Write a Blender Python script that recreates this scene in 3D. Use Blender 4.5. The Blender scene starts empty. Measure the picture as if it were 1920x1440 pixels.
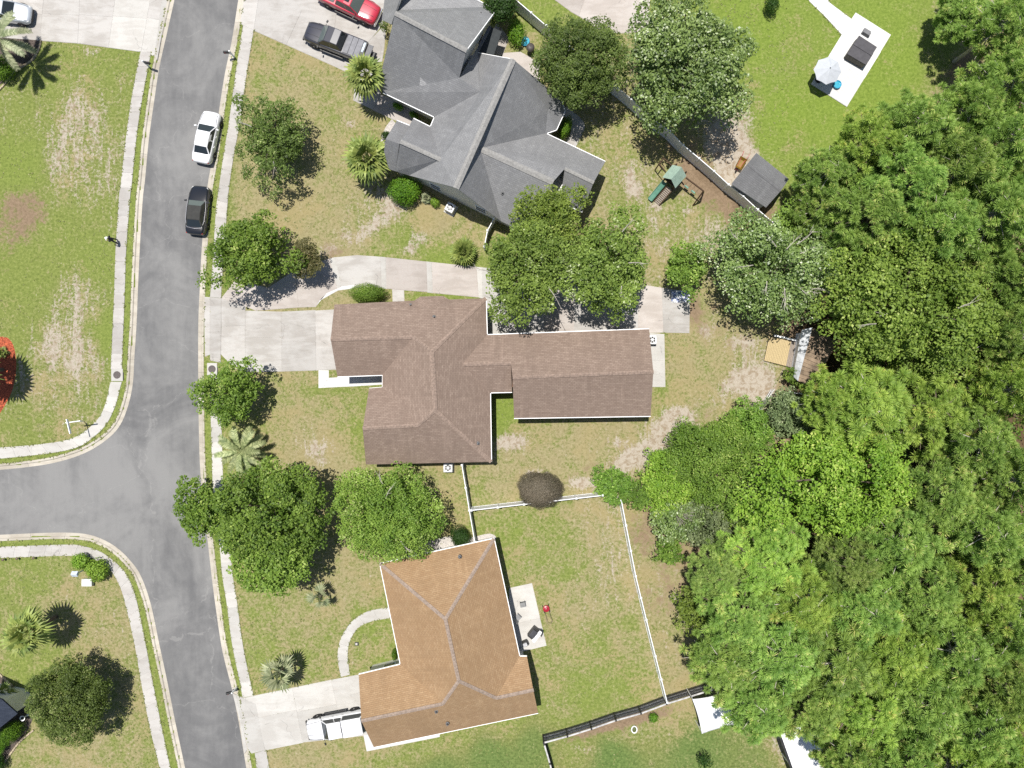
import bpy, math, random
import numpy as np
from mathutils import Vector, Matrix
random.seed(7); rng = np.random.default_rng(11)
SC = bpy.context.scene
COL = SC.collection
# ---------------------------------------------------------------- camera, sky, sun, exposure
S = 0.048            # metres on the ground per photograph pixel
H = 64.0             # drone height in metres
cam_d = bpy.data.cameras.new('camera'); cam = bpy.data.objects.new('camera', cam_d); COL.objects.link(cam)
cam.location = (0, 0, H); cam.rotation_euler = (0, 0, 0)
cam_d.sensor_width = 36; cam_d.lens = 25.0; cam_d.clip_end = 3000
SC.camera = cam
W = bpy.data.worlds.new('World'); SC.world = W; W.use_nodes = True
SUN_D = Vector((0.135, -0.195, -1.0)).normalized()
nt = W.node_tree; bg = nt.nodes['Background']
sky = nt.nodes.new('ShaderNodeTexSky'); sky.sky_type = 'NISHITA'; sky.sun_disc = False
sky.sun_elevation = math.radians(76.7); sky.sun_rotation = math.radians(-34.7)
nt.links.new(sky.outputs[0], bg.inputs[0]); bg.inputs[1].default_value = 0.078
sun_l = bpy.data.lights.new('sun', 'SUN'); sun_l.energy = 5.0; sun_l.angle = math.radians(0.5); sun_l.color = (1, 0.965, 0.91)
sun = bpy.data.objects.new('sun', sun_l); COL.objects.link(sun); sun.location = (-20, 30, 150)
sun.rotation_mode = 'QUATERNION'; sun.rotation_quaternion = SUN_D.to_track_quat('-Z', 'Y')
SC.view_settings.view_transform = 'Standard'; SC.view_settings.look = 'None'
SC.view_settings.exposure = 0.38; SC.view_settings.gamma = 1
SC.render.engine = 'CYCLES'; SC.cycles.max_bounces = 5; SC.cycles.transparent_max_bounces = 6
SC.cycles.use_denoising = False
# ---------------------------------------------------------------- helpers
HARD = []; EDGES = []
def P(px, py, h=0.0):
    k = S * (H - h) / H
    return Vector(((px - 960) * k, (720 - py) * k, h))
def lin(c):
    return tuple(((x / 255) / 12.92 if x / 255 <= 0.04045 else ((x / 255 + 0.055) / 1.055) ** 2.4) for x in c)
def C(r, g, b, k=0.56):
    return tuple(x * k for x in lin((r, g, b))) + (1,)
class MB:
    def __init__(s): s.v = []; s.f = []; s.uv = None
    def add(s, vs, fs):
        n = len(s.v); s.v += [tuple(p) for p in vs]; s.f += [tuple(i + n for i in f) for f in fs]; return s
    def box(s, c, d, rz=0.0, M=None, bottom=None):
        x, y, z = d[0] / 2, d[1] / 2, d[2] / 2
        vs = [Vector((a, b, e)) for e in (-z, z) for a, b in ((-x, -y), (x, -y), (x, y), (-x, y))]
        R = M if M is not None else Matrix.Rotation(rz, 3, 'Z')
        c = Vector(c)
        return s.add([R @ v + c for v in vs], [(3, 2, 1, 0), (4, 5, 6, 7), (0, 1, 5, 4), (1, 2, 6, 5), (2, 3, 7, 6), (3, 0, 4, 7)])
    def bar(s, p, q, w, h=None, up=Vector((0, 0, 1))):
        p, q = Vector(p), Vector(q); d = q - p; L = d.length; h = h or w
        if L < 1e-6: return s
        x = d / L; y = up.cross(x)
        if y.length < 1e-4: y = Vector((0, 1, 0)).cross(x)
        y.normalize(); z = x.cross(y)
        M = Matrix((x, y, z)).transposed()
        return s.box((p + q) / 2, (L, w, h), M=M)
    def prism(s, poly, z0, z1):
        n = len(poly); a = sum(poly[i][0] * poly[(i + 1) % n][1] - poly[(i + 1) % n][0] * poly[i][1] for i in range(n))
        if a < 0: poly = poly[::-1]
        vs = [(p[0], p[1], z0) for p in poly] + [(p[0], p[1], z1) for p in poly]
        fs = [tuple(range(n))[::-1], tuple(range(n, 2 * n))] + [(i, (i + 1) % n, n + (i + 1) % n, n + i) for i in range(n)]
        return s.add(vs, fs)
    def tube(s, pts, rs, n=6):
        pts = [Vector(p) for p in pts]
        if not hasattr(rs, '__len__'): rs = [rs] * len(pts)
        vs = []; fs = []
        for i, p in enumerate(pts):
            d = (pts[min(i + 1, len(pts) - 1)] - pts[max(i - 1, 0)]); d = d.normalized() if d.length > 1e-6 else Vector((0, 0, 1))
            a = Vector((0, 0, 1)) if abs(d.z) < 0.9 else Vector((1, 0, 0))
            u = d.cross(a).normalized(); w = d.cross(u)
            for k in range(n):
                t = 2 * math.pi * k / n; vs.append(p + (u * math.cos(t) + w * math.sin(t)) * rs[i])
        for i in range(len(pts) - 1):
            for k in range(n):
                a, b = i * n + k, i * n + (k + 1) % n; fs.append((a, b, b + n, a + n))
        fs.append(tuple(range(n))[::-1]); m = (len(pts) - 1) * n; fs.append(tuple(range(m, m + n)))
        return s.add(vs, fs)
    def lathe(s, prof, n=16, c=(0, 0, 0)):
        vs = []; fs = []
        for r, z in prof:
            for k in range(n):
                t = 2 * math.pi * k / n; vs.append((c[0] + r * math.cos(t), c[1] + r * math.sin(t), c[2] + z))
        for i in range(len(prof) - 1):
            for k in range(n):
                a, b = i * n + k, i * n + (k + 1) % n; fs.append((a, b, b + n, a + n))
        m = (len(prof) - 1) * n; flat = all(abs(q[1] - prof[0][1]) < 1e-6 for q in prof)
        if prof[0][0] > .02 and not flat: fs.append(tuple(range(n))[::-1])
        if prof[-1][0] > .02 and not flat: fs.append(tuple(range(m, m + n)))
        return s.add(vs, fs)
    def obj(s, name, mat, parent=None, smooth=False, world=False, bevel=0, subs=0):
        me = bpy.data.meshes.new(name)
        vs = s.v
        if world and parent is not None:
            L = parent.location; P0 = parent.parent.location if parent.parent else Vector((0, 0, 0))
            L = L + P0; vs = [(a - L[0], b - L[1], c - L[2]) for a, b, c in vs]
        me.from_pydata(vs, [], s.f); me.update()
        if s.uv:
            ul = me.uv_layers.new(name='UVMap'); ul.data.foreach_set('uv', [x for u in s.uv for x in u])
        if smooth: me.polygons.foreach_set('use_smooth', [True] * len(me.polygons))
        if mat is not None: me.materials.append(mat)
        o = bpy.data.objects.new(name, me); COL.objects.link(o)
        if parent is not None: o.parent = parent
        if bevel:
            b = o.modifiers.new('bevel', 'BEVEL'); b.width = bevel; b.segments = 2; b.limit_method = 'ANGLE'
        if subs:
            b = o.modifiers.new('subs', 'SUBSURF'); b.levels = subs; b.render_levels = subs
        return o
def tag(o, label=None, cat=None, group=None, kind=None):
    if label: o['label'] = label
    if cat: o['category'] = cat
    if group: o['group'] = group
    if kind: o['kind'] = kind
    return o
def thing(name, label, cat, loc=(0, 0, 0), rz=0.0, group=None):
    o = bpy.data.objects.new(name, None); COL.objects.link(o); o.empty_display_size = 0.3
    o.location = loc; o.rotation_euler = (0, 0, rz)
    return tag(o, label, cat, group)
def holder(name, parent):
    o = bpy.data.objects.new(name, None); COL.objects.link(o); o.parent = parent; o.empty_display_size = 0.2; return o
def copy_tree(o, parent=None):
    c = o.copy(); COL.objects.link(c); c.parent = parent
    for ch in list(o.children): copy_tree(ch, c)
    return c
def catmull(pts, step=8):
    p = [Vector((a[0], a[1])) for a in pts]; p = [p[0] * 2 - p[1]] + p + [p[-1] * 2 - p[-2]]; out = []
    for i in range(1, len(p) - 2):
        for k in range(step):
            t = k / step; a, b, c, d = p[i - 1], p[i], p[i + 1], p[i + 2]
            out.append(0.5 * ((2 * b) + (c - a) * t + (2 * a - 5 * b + 4 * c - d) * t * t + (3 * b - a - 3 * c + d) * t ** 3))
    out.append(p[-2]); return out
def resample(pts, n):
    d = [0]
    for a, b in zip(pts, pts[1:]): d.append(d[-1] + (b - a).length)
    out = []; j = 0
    for i in range(n):
        t = d[-1] * i / (n - 1)
        while j < len(d) - 2 and d[j + 1] < t: j += 1
        f = (t - d[j]) / max(1e-9, d[j + 1] - d[j]); out.append(pts[j].lerp(pts[j + 1], min(1, max(0, f))))
    return out
def plen(pts): return sum((b - a).length for a, b in zip(pts, pts[1:]))
def area2(p): return sum(p[i][0] * p[(i + 1) % len(p)][1] - p[(i + 1) % len(p)][0] * p[i][1] for i in range(len(p)))
def inset(poly, d):
    p = [Vector((a[0], a[1])) for a in poly]
    if area2(p) < 0: p.reverse()
    n = len(p); out = []
    for i in range(n):
        a, b, c = p[i - 1], p[i], p[(i + 1) % n]
        e1 = (b - a).normalized(); e2 = (c - b).normalized()
        n1 = Vector((-e1.y, e1.x)); n2 = Vector((-e2.y, e2.x)); m = n1 + n2
        k = m.dot(n1)
        out.append(b + (m * (d / k) if abs(k) > 0.25 else n1 * d))
    return out
# ---------------------------------------------------------------- materials
class NT:
    def __init__(s, name):
        s.m = bpy.data.materials.new(name); s.m.use_nodes = True; s.t = s.m.node_tree; s.b = s.t.nodes['Principled BSDF']; s.out = s.t.nodes['Material Output']
    def n(s, typ, ins=None, **props):
        nd = s.t.nodes.new(typ)
        for k, v in props.items(): setattr(nd, k, v)
        for k, v in (ins or {}).items(): s.set(nd.inputs[k], v)
        return nd
    def set(s, sock, v):
        if isinstance(v, bpy.types.Node): v = v.outputs[0]
        if isinstance(v, bpy.types.NodeSocket): s.t.links.new(v, sock)
        else: sock.default_value = v
    def math(s, op, a, b=0.5, c=None, clamp=False):
        nd = s.n('ShaderNodeMath', {0: a, 1: b}, operation=op, use_clamp=clamp)
        if c is not None: s.set(nd.inputs[2], c)
        return nd.outputs[0]
    def mix(s, f, a, b, mode='MIX'):
        nd = s.n('ShaderNodeMix', data_type='RGBA', blend_type=mode)
        s.set(nd.inputs[0], f); s.set(nd.inputs[6], a); s.set(nd.inputs[7], b); return nd.outputs[2]
    def noise(s, scale, vec=None, detail=4, rough=0.6, dist=0.0):
        nd = s.n('ShaderNodeTexNoise', {'Scale': scale, 'Detail': detail, 'Roughness': rough, 'Distortion': dist})
        if vec is not None: s.set(nd.inputs['Vector'], vec)
        return nd.outputs['Fac']
    def step(s, x, a, b):
        nd = s.n('ShaderNodeMapRange', {0: x, 1: a, 2: b}, interpolation_type='SMOOTHSTEP'); return nd.outputs[0]
    def pos(s): return s.n('ShaderNodeNewGeometry').outputs['Position']
    def scale(s, v, k): return s.n('ShaderNodeVectorMath', {0: v, 1: k}, operation='MULTIPLY').outputs[0]
    def attr(s, name): return s.n('ShaderNodeAttribute', attribute_name=name).outputs['Fac']
    def bump(s, h, dist, strength=1.0): return s.n('ShaderNodeBump', {'Height': h, 'Distance': dist, 'Strength': strength}).outputs[0]
    def col(s, c): s.set(s.b.inputs['Base Color'], c); return s
    def rough(s, r, spec=0.5): s.set(s.b.inputs['Roughness'], r); s.b.inputs['Specular IOR Level'].default_value = spec; return s
    def nrm(s, n): s.set(s.b.inputs['Normal'], n); return s
MATS = {}
def plain(name, c, rough=0.6, metal=0.0, spec=0.4, var=0.12, scale=3.0, coat=0.0):
    if name in MATS: return MATS[name]
    m = NT(name); ps = m.pos(); f = m.noise(scale, ps, 5, 0.65)
    d = tuple(x * (1 - var * 1.6) for x in c[:3]) + (1,); e = tuple(min(1, x * (1 + var)) for x in c[:3]) + (1,)
    m.col(m.mix(m.step(f, 0.3, 0.7), d, e)).rough(rough, spec); m.b.inputs['Metallic'].default_value = metal
    m.b.inputs['Coat Weight'].default_value = coat
    MATS[name] = m.m; return m.m
def concrete(name, c, dirt=0.35, seed=0.0):
    m = NT(name); ps = m.pos(); oi = m.n('ShaderNodeObjectInfo')
    v = m.n('ShaderNodeVectorMath', {0: ps, 1: (seed, seed * 2, 0)}, operation='ADD').outputs[0]
    n1 = m.noise(0.35, v, 5, 0.62, 0.4); n2 = m.noise(3.0, v, 6, 0.7); n3 = m.noise(38, v, 3, 0.6)
    st = m.noise(1.0, m.scale(v, (0.5, 2.0, 1)), 6, 0.65, 0.6)
    base = m.mix(n3, tuple(x * 0.93 for x in c[:3]) + (1,), tuple(min(1, x * 1.07) for x in c[:3]) + (1,))
    dk = (c[0] * 0.66, c[1] * 0.63, c[2] * 0.6, 1)
    f = m.math('MULTIPLY', m.step(m.math('ADD', m.math('MULTIPLY', n1, 0.6), m.math('MULTIPLY', st, 0.5)), 0.46, 0.66), dirt)
    base = m.mix(f, base, dk); nf = m.noise(9.0, v, 6, 0.75, 0.5); base = m.mix(m.math('MULTIPLY', m.step(nf, 0.48, 0.66), 0.22), base, dk)
    pk = (c[0] * 0.92, c[1] * 0.80, c[2] * 0.76, 1)
    base = m.mix(m.math('MULTIPLY', m.step(n2, 0.5, 0.75), 0.28), base, pk)
    r = m.math('MULTIPLY_ADD', oi.outputs['Random'], 0.2, 0.87)
    mul = m.n('ShaderNodeCombineColor', {0: r, 1: r, 2: r}).outputs[0]
    base = m.mix(1.0, base, mul, 'MULTIPLY')
    # fine cracks
    vo = m.n('ShaderNodeTexVoronoi', {'Vector': m.n('ShaderNodeVectorMath', {0: v, 1: m.scale(m.n('ShaderNodeTexNoise', {'Vector': v, 'Scale': 1.2}).outputs['Color'], (0.9, 0.9, 0))}, operation='ADD').outputs[0], 'Scale': 0.22}, feature='DISTANCE_TO_EDGE').outputs['Distance']
    crk = m.math('MULTIPLY', m.math('LESS_THAN', vo, 0.004), m.step(n1, 0.5, 0.62))
    base = m.mix(m.math('MULTIPLY', crk, 0.55), base, tuple(x * 0.35 for x in c[:3]) + (1,))
    m.col(base).rough(0.9, 0.25).nrm(m.bump(n3, 0.004, 0.6)); MATS[name] = m.m; return m.m
def asphalt():
    m = NT('asphalt'); ps = m.pos()
    n1 = m.noise(0.16, ps, 6, 0.62, 0.8); n2 = m.noise(1.1, ps, 6, 0.7, 0.3); n3 = m.noise(45, ps, 3, 0.7)
    n4 = m.noise(0.5, m.scale(ps, (1.6, 0.22, 1)), 5, 0.6, 0.3)
    f = m.math('ADD', m.math('MULTIPLY', n1, 0.62), m.math('ADD', m.math('MULTIPLY', n2, 0.2), m.math('MULTIPLY', n4, 0.26)))
    jx = m.n('ShaderNodeVectorMath', {0: m.n('ShaderNodeVectorMath', {0: ps, 1: (38.5, 10.2, 0)}, operation='ADD').outputs[0], 1: (0.085, 0.14, 0)}, operation='MULTIPLY').outputs[0]
    jd = m.n('ShaderNodeVectorMath', {0: jx}, operation='LENGTH').outputs['Value']
    f = m.math('ADD', f, m.math('MULTIPLY', m.step(jd, 1.25, 0.1), 0.12))
    c = m.mix(m.step(f, 0.38, 0.70), C(116, 116, 117), C(162, 161, 159))
    c = m.mix(m.math('MULTIPLY', m.step(n3, 0.3, 0.75), 0.35), c, C(158, 157, 155))
    c = m.mix(m.math('MULTIPLY', m.step(m.noise(0.11, m.scale(ps, (1, 1, 1)), 3, 0.5), 0.58, 0.72), 0.15), c, C(126, 122, 124))
    vo = m.n('ShaderNodeTexVoronoi', {'Vector': m.n('ShaderNodeVectorMath', {0: ps, 1: m.scale(m.n('ShaderNodeTexNoise', {'Vector': ps, 'Scale': 0.7, 'Detail': 4.0}).outputs['Color'], (2.2, 2.2, 0))}, operation='ADD').outputs[0], 'Scale': 0.13}, feature='DISTANCE_TO_EDGE').outputs['Distance']
    crk = m.math('MULTIPLY', m.math('LESS_THAN', vo, 0.0035), m.step(n2, 0.42, 0.55))
    c = m.mix(m.math('MULTIPLY', crk, 0.28), c, C(186, 184, 180))
    m.col(c).rough(0.92, 0.2).nrm(m.bump(n3, 0.006, 0.7)); return m.m
def ground_mat():
    m = NT('lawn_and_soil'); ps = m.pos()
    dry, sand, dirt, lush = (m.attr(a) for a in ('dry', 'sand', 'dirt', 'lush'))
    n0 = m.noise(0.22, ps, 4, 0.6, 0.5); n1 = m.noise(0.9, ps, 7, 0.68, 0.4)
    st = m.noise(1.2, m.scale(ps, (1.9, 0.32, 1)), 7, 0.74, 0.5)
    n2 = m.noise(4.2, ps, 6, 0.74, 0.4); n3 = m.noise(24, ps, 4, 0.7); n4 = m.noise(2.3, ps, 6, 0.7, 0.8)
    g1 = m.mix(m.math('MAXIMUM', lush, 0.0), C(100, 112, 56), C(104, 130, 48)); g2 = m.mix(m.math('MAXIMUM', lush, 0.0), C(170, 174, 106), C(164, 186, 84))
    green = m.mix(m.step(m.math('ADD', m.math('MULTIPLY', n2, 0.6), m.math('MULTIPLY', n3, 0.4)), 0.3, 0.68), g1, g2)
    deep = m.math('MULTIPLY', lush, -1.0, clamp=True)
    green = m.mix(deep, green, m.mix(m.step(n2, 0.3, 0.7), C(84, 112, 56), C(132, 158, 88)))
    dryc = m.mix(m.step(m.math('ADD', m.math('MULTIPLY', n2, 0.5), m.math('MULTIPLY', n3, 0.5)), 0.3, 0.7), C(146, 133, 92), C(202, 192, 148))
    dryc = m.mix(m.math('MULTIPLY', m.step(n0, 0.45, 0.65), 0.45), dryc, m.mix(n3, C(168, 149, 100), C(202, 184, 134)))
    f = m.math('ADD', dry, m.math('ADD', m.math('MULTIPLY', m.math('SUBTRACT', n1, 0.5), 1.6), m.math('ADD', m.math('MULTIPLY', m.math('SUBTRACT', n0, 0.5), 0.7), m.math('ADD', m.math('MULTIPLY', m.math('SUBTRACT', n3, 0.5), 0.9), m.math('MULTIPLY', m.math('SUBTRACT', n2, 0.5), 1.9)))))
    c = m.mix(m.step(f, 0.22, 0.80), green, dryc)
    dk = m.step(m.math('ADD', m.math('MULTIPLY', n4, 0.7), m.math('MULTIPLY', n3, 0.3)), 0.56, 0.70)
    c = m.mix(m.math('MULTIPLY', dk, 0.6), c, C(100, 102, 58))
    sc = m.mix(m.step(n3, 0.3, 0.7), C(186, 172, 152), C(226, 216, 200))
    sc = m.mix(m.step(n4, 0.45, 0.62), sc, C(176, 158, 134))
    g = m.math('ADD', sand, m.math('ADD', m.math('MULTIPLY', m.math('SUBTRACT', st, 0.5), 1.5), m.math('ADD', m.math('MULTIPLY', m.math('SUBTRACT', n3, 0.5), 0.8), m.math('MULTIPLY', m.math('SUBTRACT', n2, 0.5), 1.6))))
    c = m.mix(m.step(g, 0.40, 0.66), c, sc)
    dc = m.mix(m.step(m.math('ADD', m.math('MULTIPLY', n2, 0.5), m.math('MULTIPLY', n3, 0.5)), 0.3, 0.7), C(128, 108, 86), C(186, 162, 134))
    g = m.math('ADD', dirt, m.math('ADD', m.math('MULTIPLY', m.math('SUBTRACT', n1, 0.5), 1.1), m.math('MULTIPLY', m.math('SUBTRACT', n2, 0.5), 0.8)))
    c = m.mix(m.step(g, 0.40, 0.72), c, dc)
    c = m.mix(m.math('MULTIPLY', m.step(dirt, 0.82, 1.0), 0.85), c, m.mix(n2, C(70, 56, 40), C(120, 98, 70)))
    m.col(c).rough(0.95, 0.1).nrm(m.bump(m.math('ADD', n3, m.math('MULTIPLY', n2, 0.8)), 0.03, 0.8)); return m.m
def shingle(name, c1, c2, c3, mort, relief=0.036):
    m = NT(name); uv = m.n('ShaderNodeUVMap').outputs[0]; ps = m.pos()
    br = m.n('ShaderNodeTexBrick', {'Vector': uv, 'Color1': c1, 'Color2': c2, 'Mortar': mort, 'Scale': 1.0, 'Mortar Size': 0.011, 'Mortar Smooth': 0.5, 'Bias': 0.0, 'Brick Width': 0.30, 'Row Height': 0.155})
    br2 = m.n('ShaderNodeTexBrick', {'Vector': m.n('ShaderNodeVectorMath', {0: uv, 1: (0.11, 0.31, 0)}, operation='ADD').outputs[0], 'Color1': (0, 0, 0, 1), 'Color2': (1, 1, 1, 1), 'Mortar': (0.5, 0.5, 0.5, 1), 'Scale': 1.0, 'Mortar Size': 0.0, 'Brick Width': 0.46, 'Row Height': 0.155})
    n1 = m.noise(0.35, ps, 5, 0.65, 0.5); n2 = m.noise(30, ps, 3, 0.7); n4 = m.noise(1.0, m.scale(uv, (2.0, 0.3, 1)), 5, 0.6)
    c = m.mix(m.math('MULTIPLY', br2.outputs['Color'], 0.55), br.outputs['Color'], c3)
    c = m.mix(m.math('MULTIPLY', m.step(n1, 0.4, 0.7), 0.38), c, tuple(x * 0.72 for x in c1[:3]) + (1,))
    c = m.mix(m.math('MULTIPLY', m.step(n4, 0.5, 0.75), 0.2), c, tuple(min(1, x * 1.5) for x in c2[:3]) + (1,))
    n5 = m.noise(1.0, m.scale(uv, (1.3, 0.16, 1)), 6, 0.65); c = m.mix(m.math('MULTIPLY', m.step(n5, 0.5, 0.72), 0.32), c, tuple(x * 0.62 for x in c1[:3]) + (1,))
    c = m.mix(m.math('MULTIPLY', m.step(n2, 0.35, 0.7), 0.3), c, tuple(x * 0.6 for x in c1[:3]) + (1,))
    sep = m.n('ShaderNodeSeparateXYZ', {0: uv}).outputs[1]
    saw = m.math('FRACT', m.math('DIVIDE', sep, 0.155))
    m.b.inputs['Sheen Weight'].default_value = 0.12; m.b.inputs['Sheen Roughness'].default_value = 0.35
    m.col(c).rough(0.95, 0.15).nrm(m.bump(m.math('ADD', saw, m.math('MULTIPLY', n2, 0.3)), relief, 1.0)); return m.m
def leafmat(name, a, b, c=None, trans=0.38, rough=0.55, spec=0.3, k=0.92):
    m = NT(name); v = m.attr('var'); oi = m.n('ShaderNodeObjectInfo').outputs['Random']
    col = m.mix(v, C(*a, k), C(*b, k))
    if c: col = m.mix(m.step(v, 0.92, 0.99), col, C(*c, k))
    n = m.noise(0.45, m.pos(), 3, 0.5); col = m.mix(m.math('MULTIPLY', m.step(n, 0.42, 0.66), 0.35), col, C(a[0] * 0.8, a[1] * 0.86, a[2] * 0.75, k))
    hs = m.n('ShaderNodeHueSaturation', {'Hue': m.math('MULTIPLY_ADD', oi, 0.02, 0.492), 'Saturation': 1.0, 'Value': m.math('MULTIPLY_ADD', oi, 0.28, 0.86), 'Color': col}).outputs[0]
    m.col(hs).rough(rough, spec)
    tr = m.n('ShaderNodeBsdfTranslucent', {'Color': m.mix(0.3, hs, C(150, 190, 60, k))})
    mx = m.n('ShaderNodeMixShader', {0: trans, 1: m.b.outputs[0], 2: tr.outputs[0]})
    m.t.links.new(mx.outputs[0], m.out.inputs[0]); MATS[name] = m.m; return m.m
def glassmat(name='dark_glass', c=(0.02, 0.026, 0.03, 1), rough=0.08):
    m = NT(name); m.col(c).rough(rough, 0.6); MATS[name] = m.m; return m.m
M_road = asphalt(); M_ground = ground_mat()
M_walk = concrete('sidewalk_concrete', C(222, 218, 212), 0.45)
M_walkb = concrete('bright_concrete', C(230, 227, 220), 0.4, 3.0)
M_drive = concrete('driveway_concrete', C(222, 218, 212), 0.6, 7.0)
M_drive_p = concrete('pinkish_concrete', C(222, 213, 205), 0.5, 13.0)
M_pad = concrete('new_white_concrete', C(246, 245, 242, 0.6), 0.06, 5.0)
M_kerb = concrete('kerb_concrete', C(230, 222, 206), 0.6, 9.0)
M_white = plain('white_vinyl', (0.78, 0.79, 0.80, 1), 0.45, var=0.04)
M_trim = plain('white_trim', (0.8, 0.8, 0.79, 1), 0.5, var=0.04)
M_wallw = plain('pale_siding', (0.62, 0.61, 0.58, 1), 0.7, var=0.06)
M_wallb = plain('tan_brick_wall', C(176, 140, 116), 0.85, var=0.15, scale=8)
M_black = plain('black_plastic', (0.012, 0.012, 0.013, 1), 0.45, var=0.2)
M_dark = plain('dark_metal', (0.03, 0.03, 0.032, 1), 0.4, var=0.2)
M_rubber = plain('tyre_rubber', (0.015, 0.015, 0.015, 1), 0.8)
M_rim = plain('rim_alloy', (0.45, 0.45, 0.46, 1), 0.3, 0.9)
M_chrome = plain('chrome', (0.75, 0.75, 0.76, 1), 0.15, 1.0, var=0.02)
M_glass = glassmat()
M_glass_g = glassmat('greenish_glass', (0.09, 0.11, 0.105, 1), 0.1)
M_lamp_red = plain('red_lamp', (0.35, 0.01, 0.01, 1), 0.2)
M_lamp_w = plain('clear_lamp', (0.7, 0.7, 0.68, 1), 0.15)
M_bark = plain('bark', (0.13, 0.1, 0.075, 1), 0.9, var=0.3, scale=9)
M_twig = plain('pale_bare_twig', (0.42, 0.38, 0.33, 1), 0.9, var=0.2, scale=9)
M_wood = plain('new_pine_board', C(224, 200, 150), 0.75, var=0.12, scale=14)
M_woodg = plain('weathered_grey_board', C(176, 162, 148), 0.85, var=0.15, scale=14)
M_woodb = plain('brown_stained_wood', C(96, 72, 50), 0.8, var=0.2, scale=12)
M_green_v = plain('pale_green_vinyl', C(186, 214, 196), 0.5, var=0.08)
M_green_s = plain('green_plastic_slide', C(120, 172, 150), 0.35, var=0.1)
M_blue = plain('bright_blue_plastic', C(50, 178, 224), 0.35, var=0.06)
M_red = plain('red_paint', C(190, 44, 62), 0.35, var=0.08)
M_mulch = plain('red_mulch', C(206, 104, 70), 0.95, var=0.45, scale=9)
M_soil = plain('dark_planting_soil', C(112, 100, 92), 0.95, var=0.35, scale=10)
M_gravel = plain('white_gravel', C(228, 220, 212), 0.95, var=0.25, scale=16)
M_grey_s = plain('shed_grey', C(142, 142, 144), 0.8, var=0.1, scale=2)
# ---------------------------------------------------------------- roads: edge lines in photograph pixels on the ground
WK = [(345, -90), (335, -45), (325, 0), (311, 62), (297, 125), (287, 190), (277, 262), (270, 337), (266, 370), (261, 450), (257, 535), (254, 610), (250, 670), (247, 720), (237, 765), (220, 802), (190, 830), (150, 852), (100, 867), (50, 875), (0, 880), (-60, 884), (-140, 888)]
SK = [(-140, 1009), (-60, 1006), (0, 1004), (100, 1000), (155, 1002), (190, 1012), (220, 1030), (245, 1055), (262, 1080), (277, 1120), (287, 1160), (295, 1200), (310, 1270), (327, 1355), (345, 1440), (358, 1500), (370, 1550)]
EK = [(465, -90), (456, -45), (447, 0), (435, 75), (422, 137), (412, 200), (400, 287), (389, 350), (383, 410), (378, 472), (375, 535), (372, 610), (372, 720), (373, 800), (375, 870), (379, 920), (385, 975), (391, 1027), (397, 1080), (405, 1142), (417, 1220), (435, 1292), (447, 1350), (462, 1440), (474, 1500), (486, 1550)]
wk, sk, ek = catmull(WK), catmull(SK), catmull(EK)
def g2(p): return ((p[0] - 960) * S, (720 - p[1]) * S)
road_px = wk + sk + ek[::-1]
Z_ROAD = -0.09
mb = MB(); pl = [g2(p) for p in road_px]
if area2(pl) < 0: pl = pl[::-1]
mb.add([(x, y, Z_ROAD) for x, y in pl], [tuple(range(len(pl)))])
road = mb.obj('road', M_road); tag(road, kind='structure')
# ground sheet, fine in view, coarse out to the horizon; sunk under the road
def axis(a, b, st, far):
    fine = np.arange(a, b + 1e-6, st); lo = a - np.geomspace(st, far, 14)[::-1]; hi = fine[-1] + np.geomspace(st, far, 14); return np.concatenate([lo, fine, hi])
gx = axis(-50, 50, 0.25, 900); gy = axis(-38, 38, 0.25, 900)
GX, GY = np.meshgrid(gx, gy); PX = GX / S + 960; PY = 720 - GY / S
def inpoly(px, py, poly):
    r = np.zeros(px.shape, bool); n = len(poly)
    for i in range(n):
        x1, y1 = poly[i][0], poly[i][1]; x2, y2 = poly[i - 1][0], poly[i - 1][1]
        if y1 == y2: continue
        r ^= ((y1 > py) != (y2 > py)) & (px < (x2 - x1) * (py - y1) / (y2 - y1) + x1)
    return r
def offline(pts, d):
    out = []
    for i, p in enumerate(pts):
        t = (pts[min(i + 1, len(pts) - 1)] - pts[max(i - 1, 0)]).normalized(); out.append(p + Vector((-t.y, t.x)) * d)
    return out
wide = offline(wk, 5) + offline(sk, 5) + offline(ek, -5)[::-1]
Z = np.where(inpoly(PX, PY, wide), -0.3, 0.0)
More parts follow.
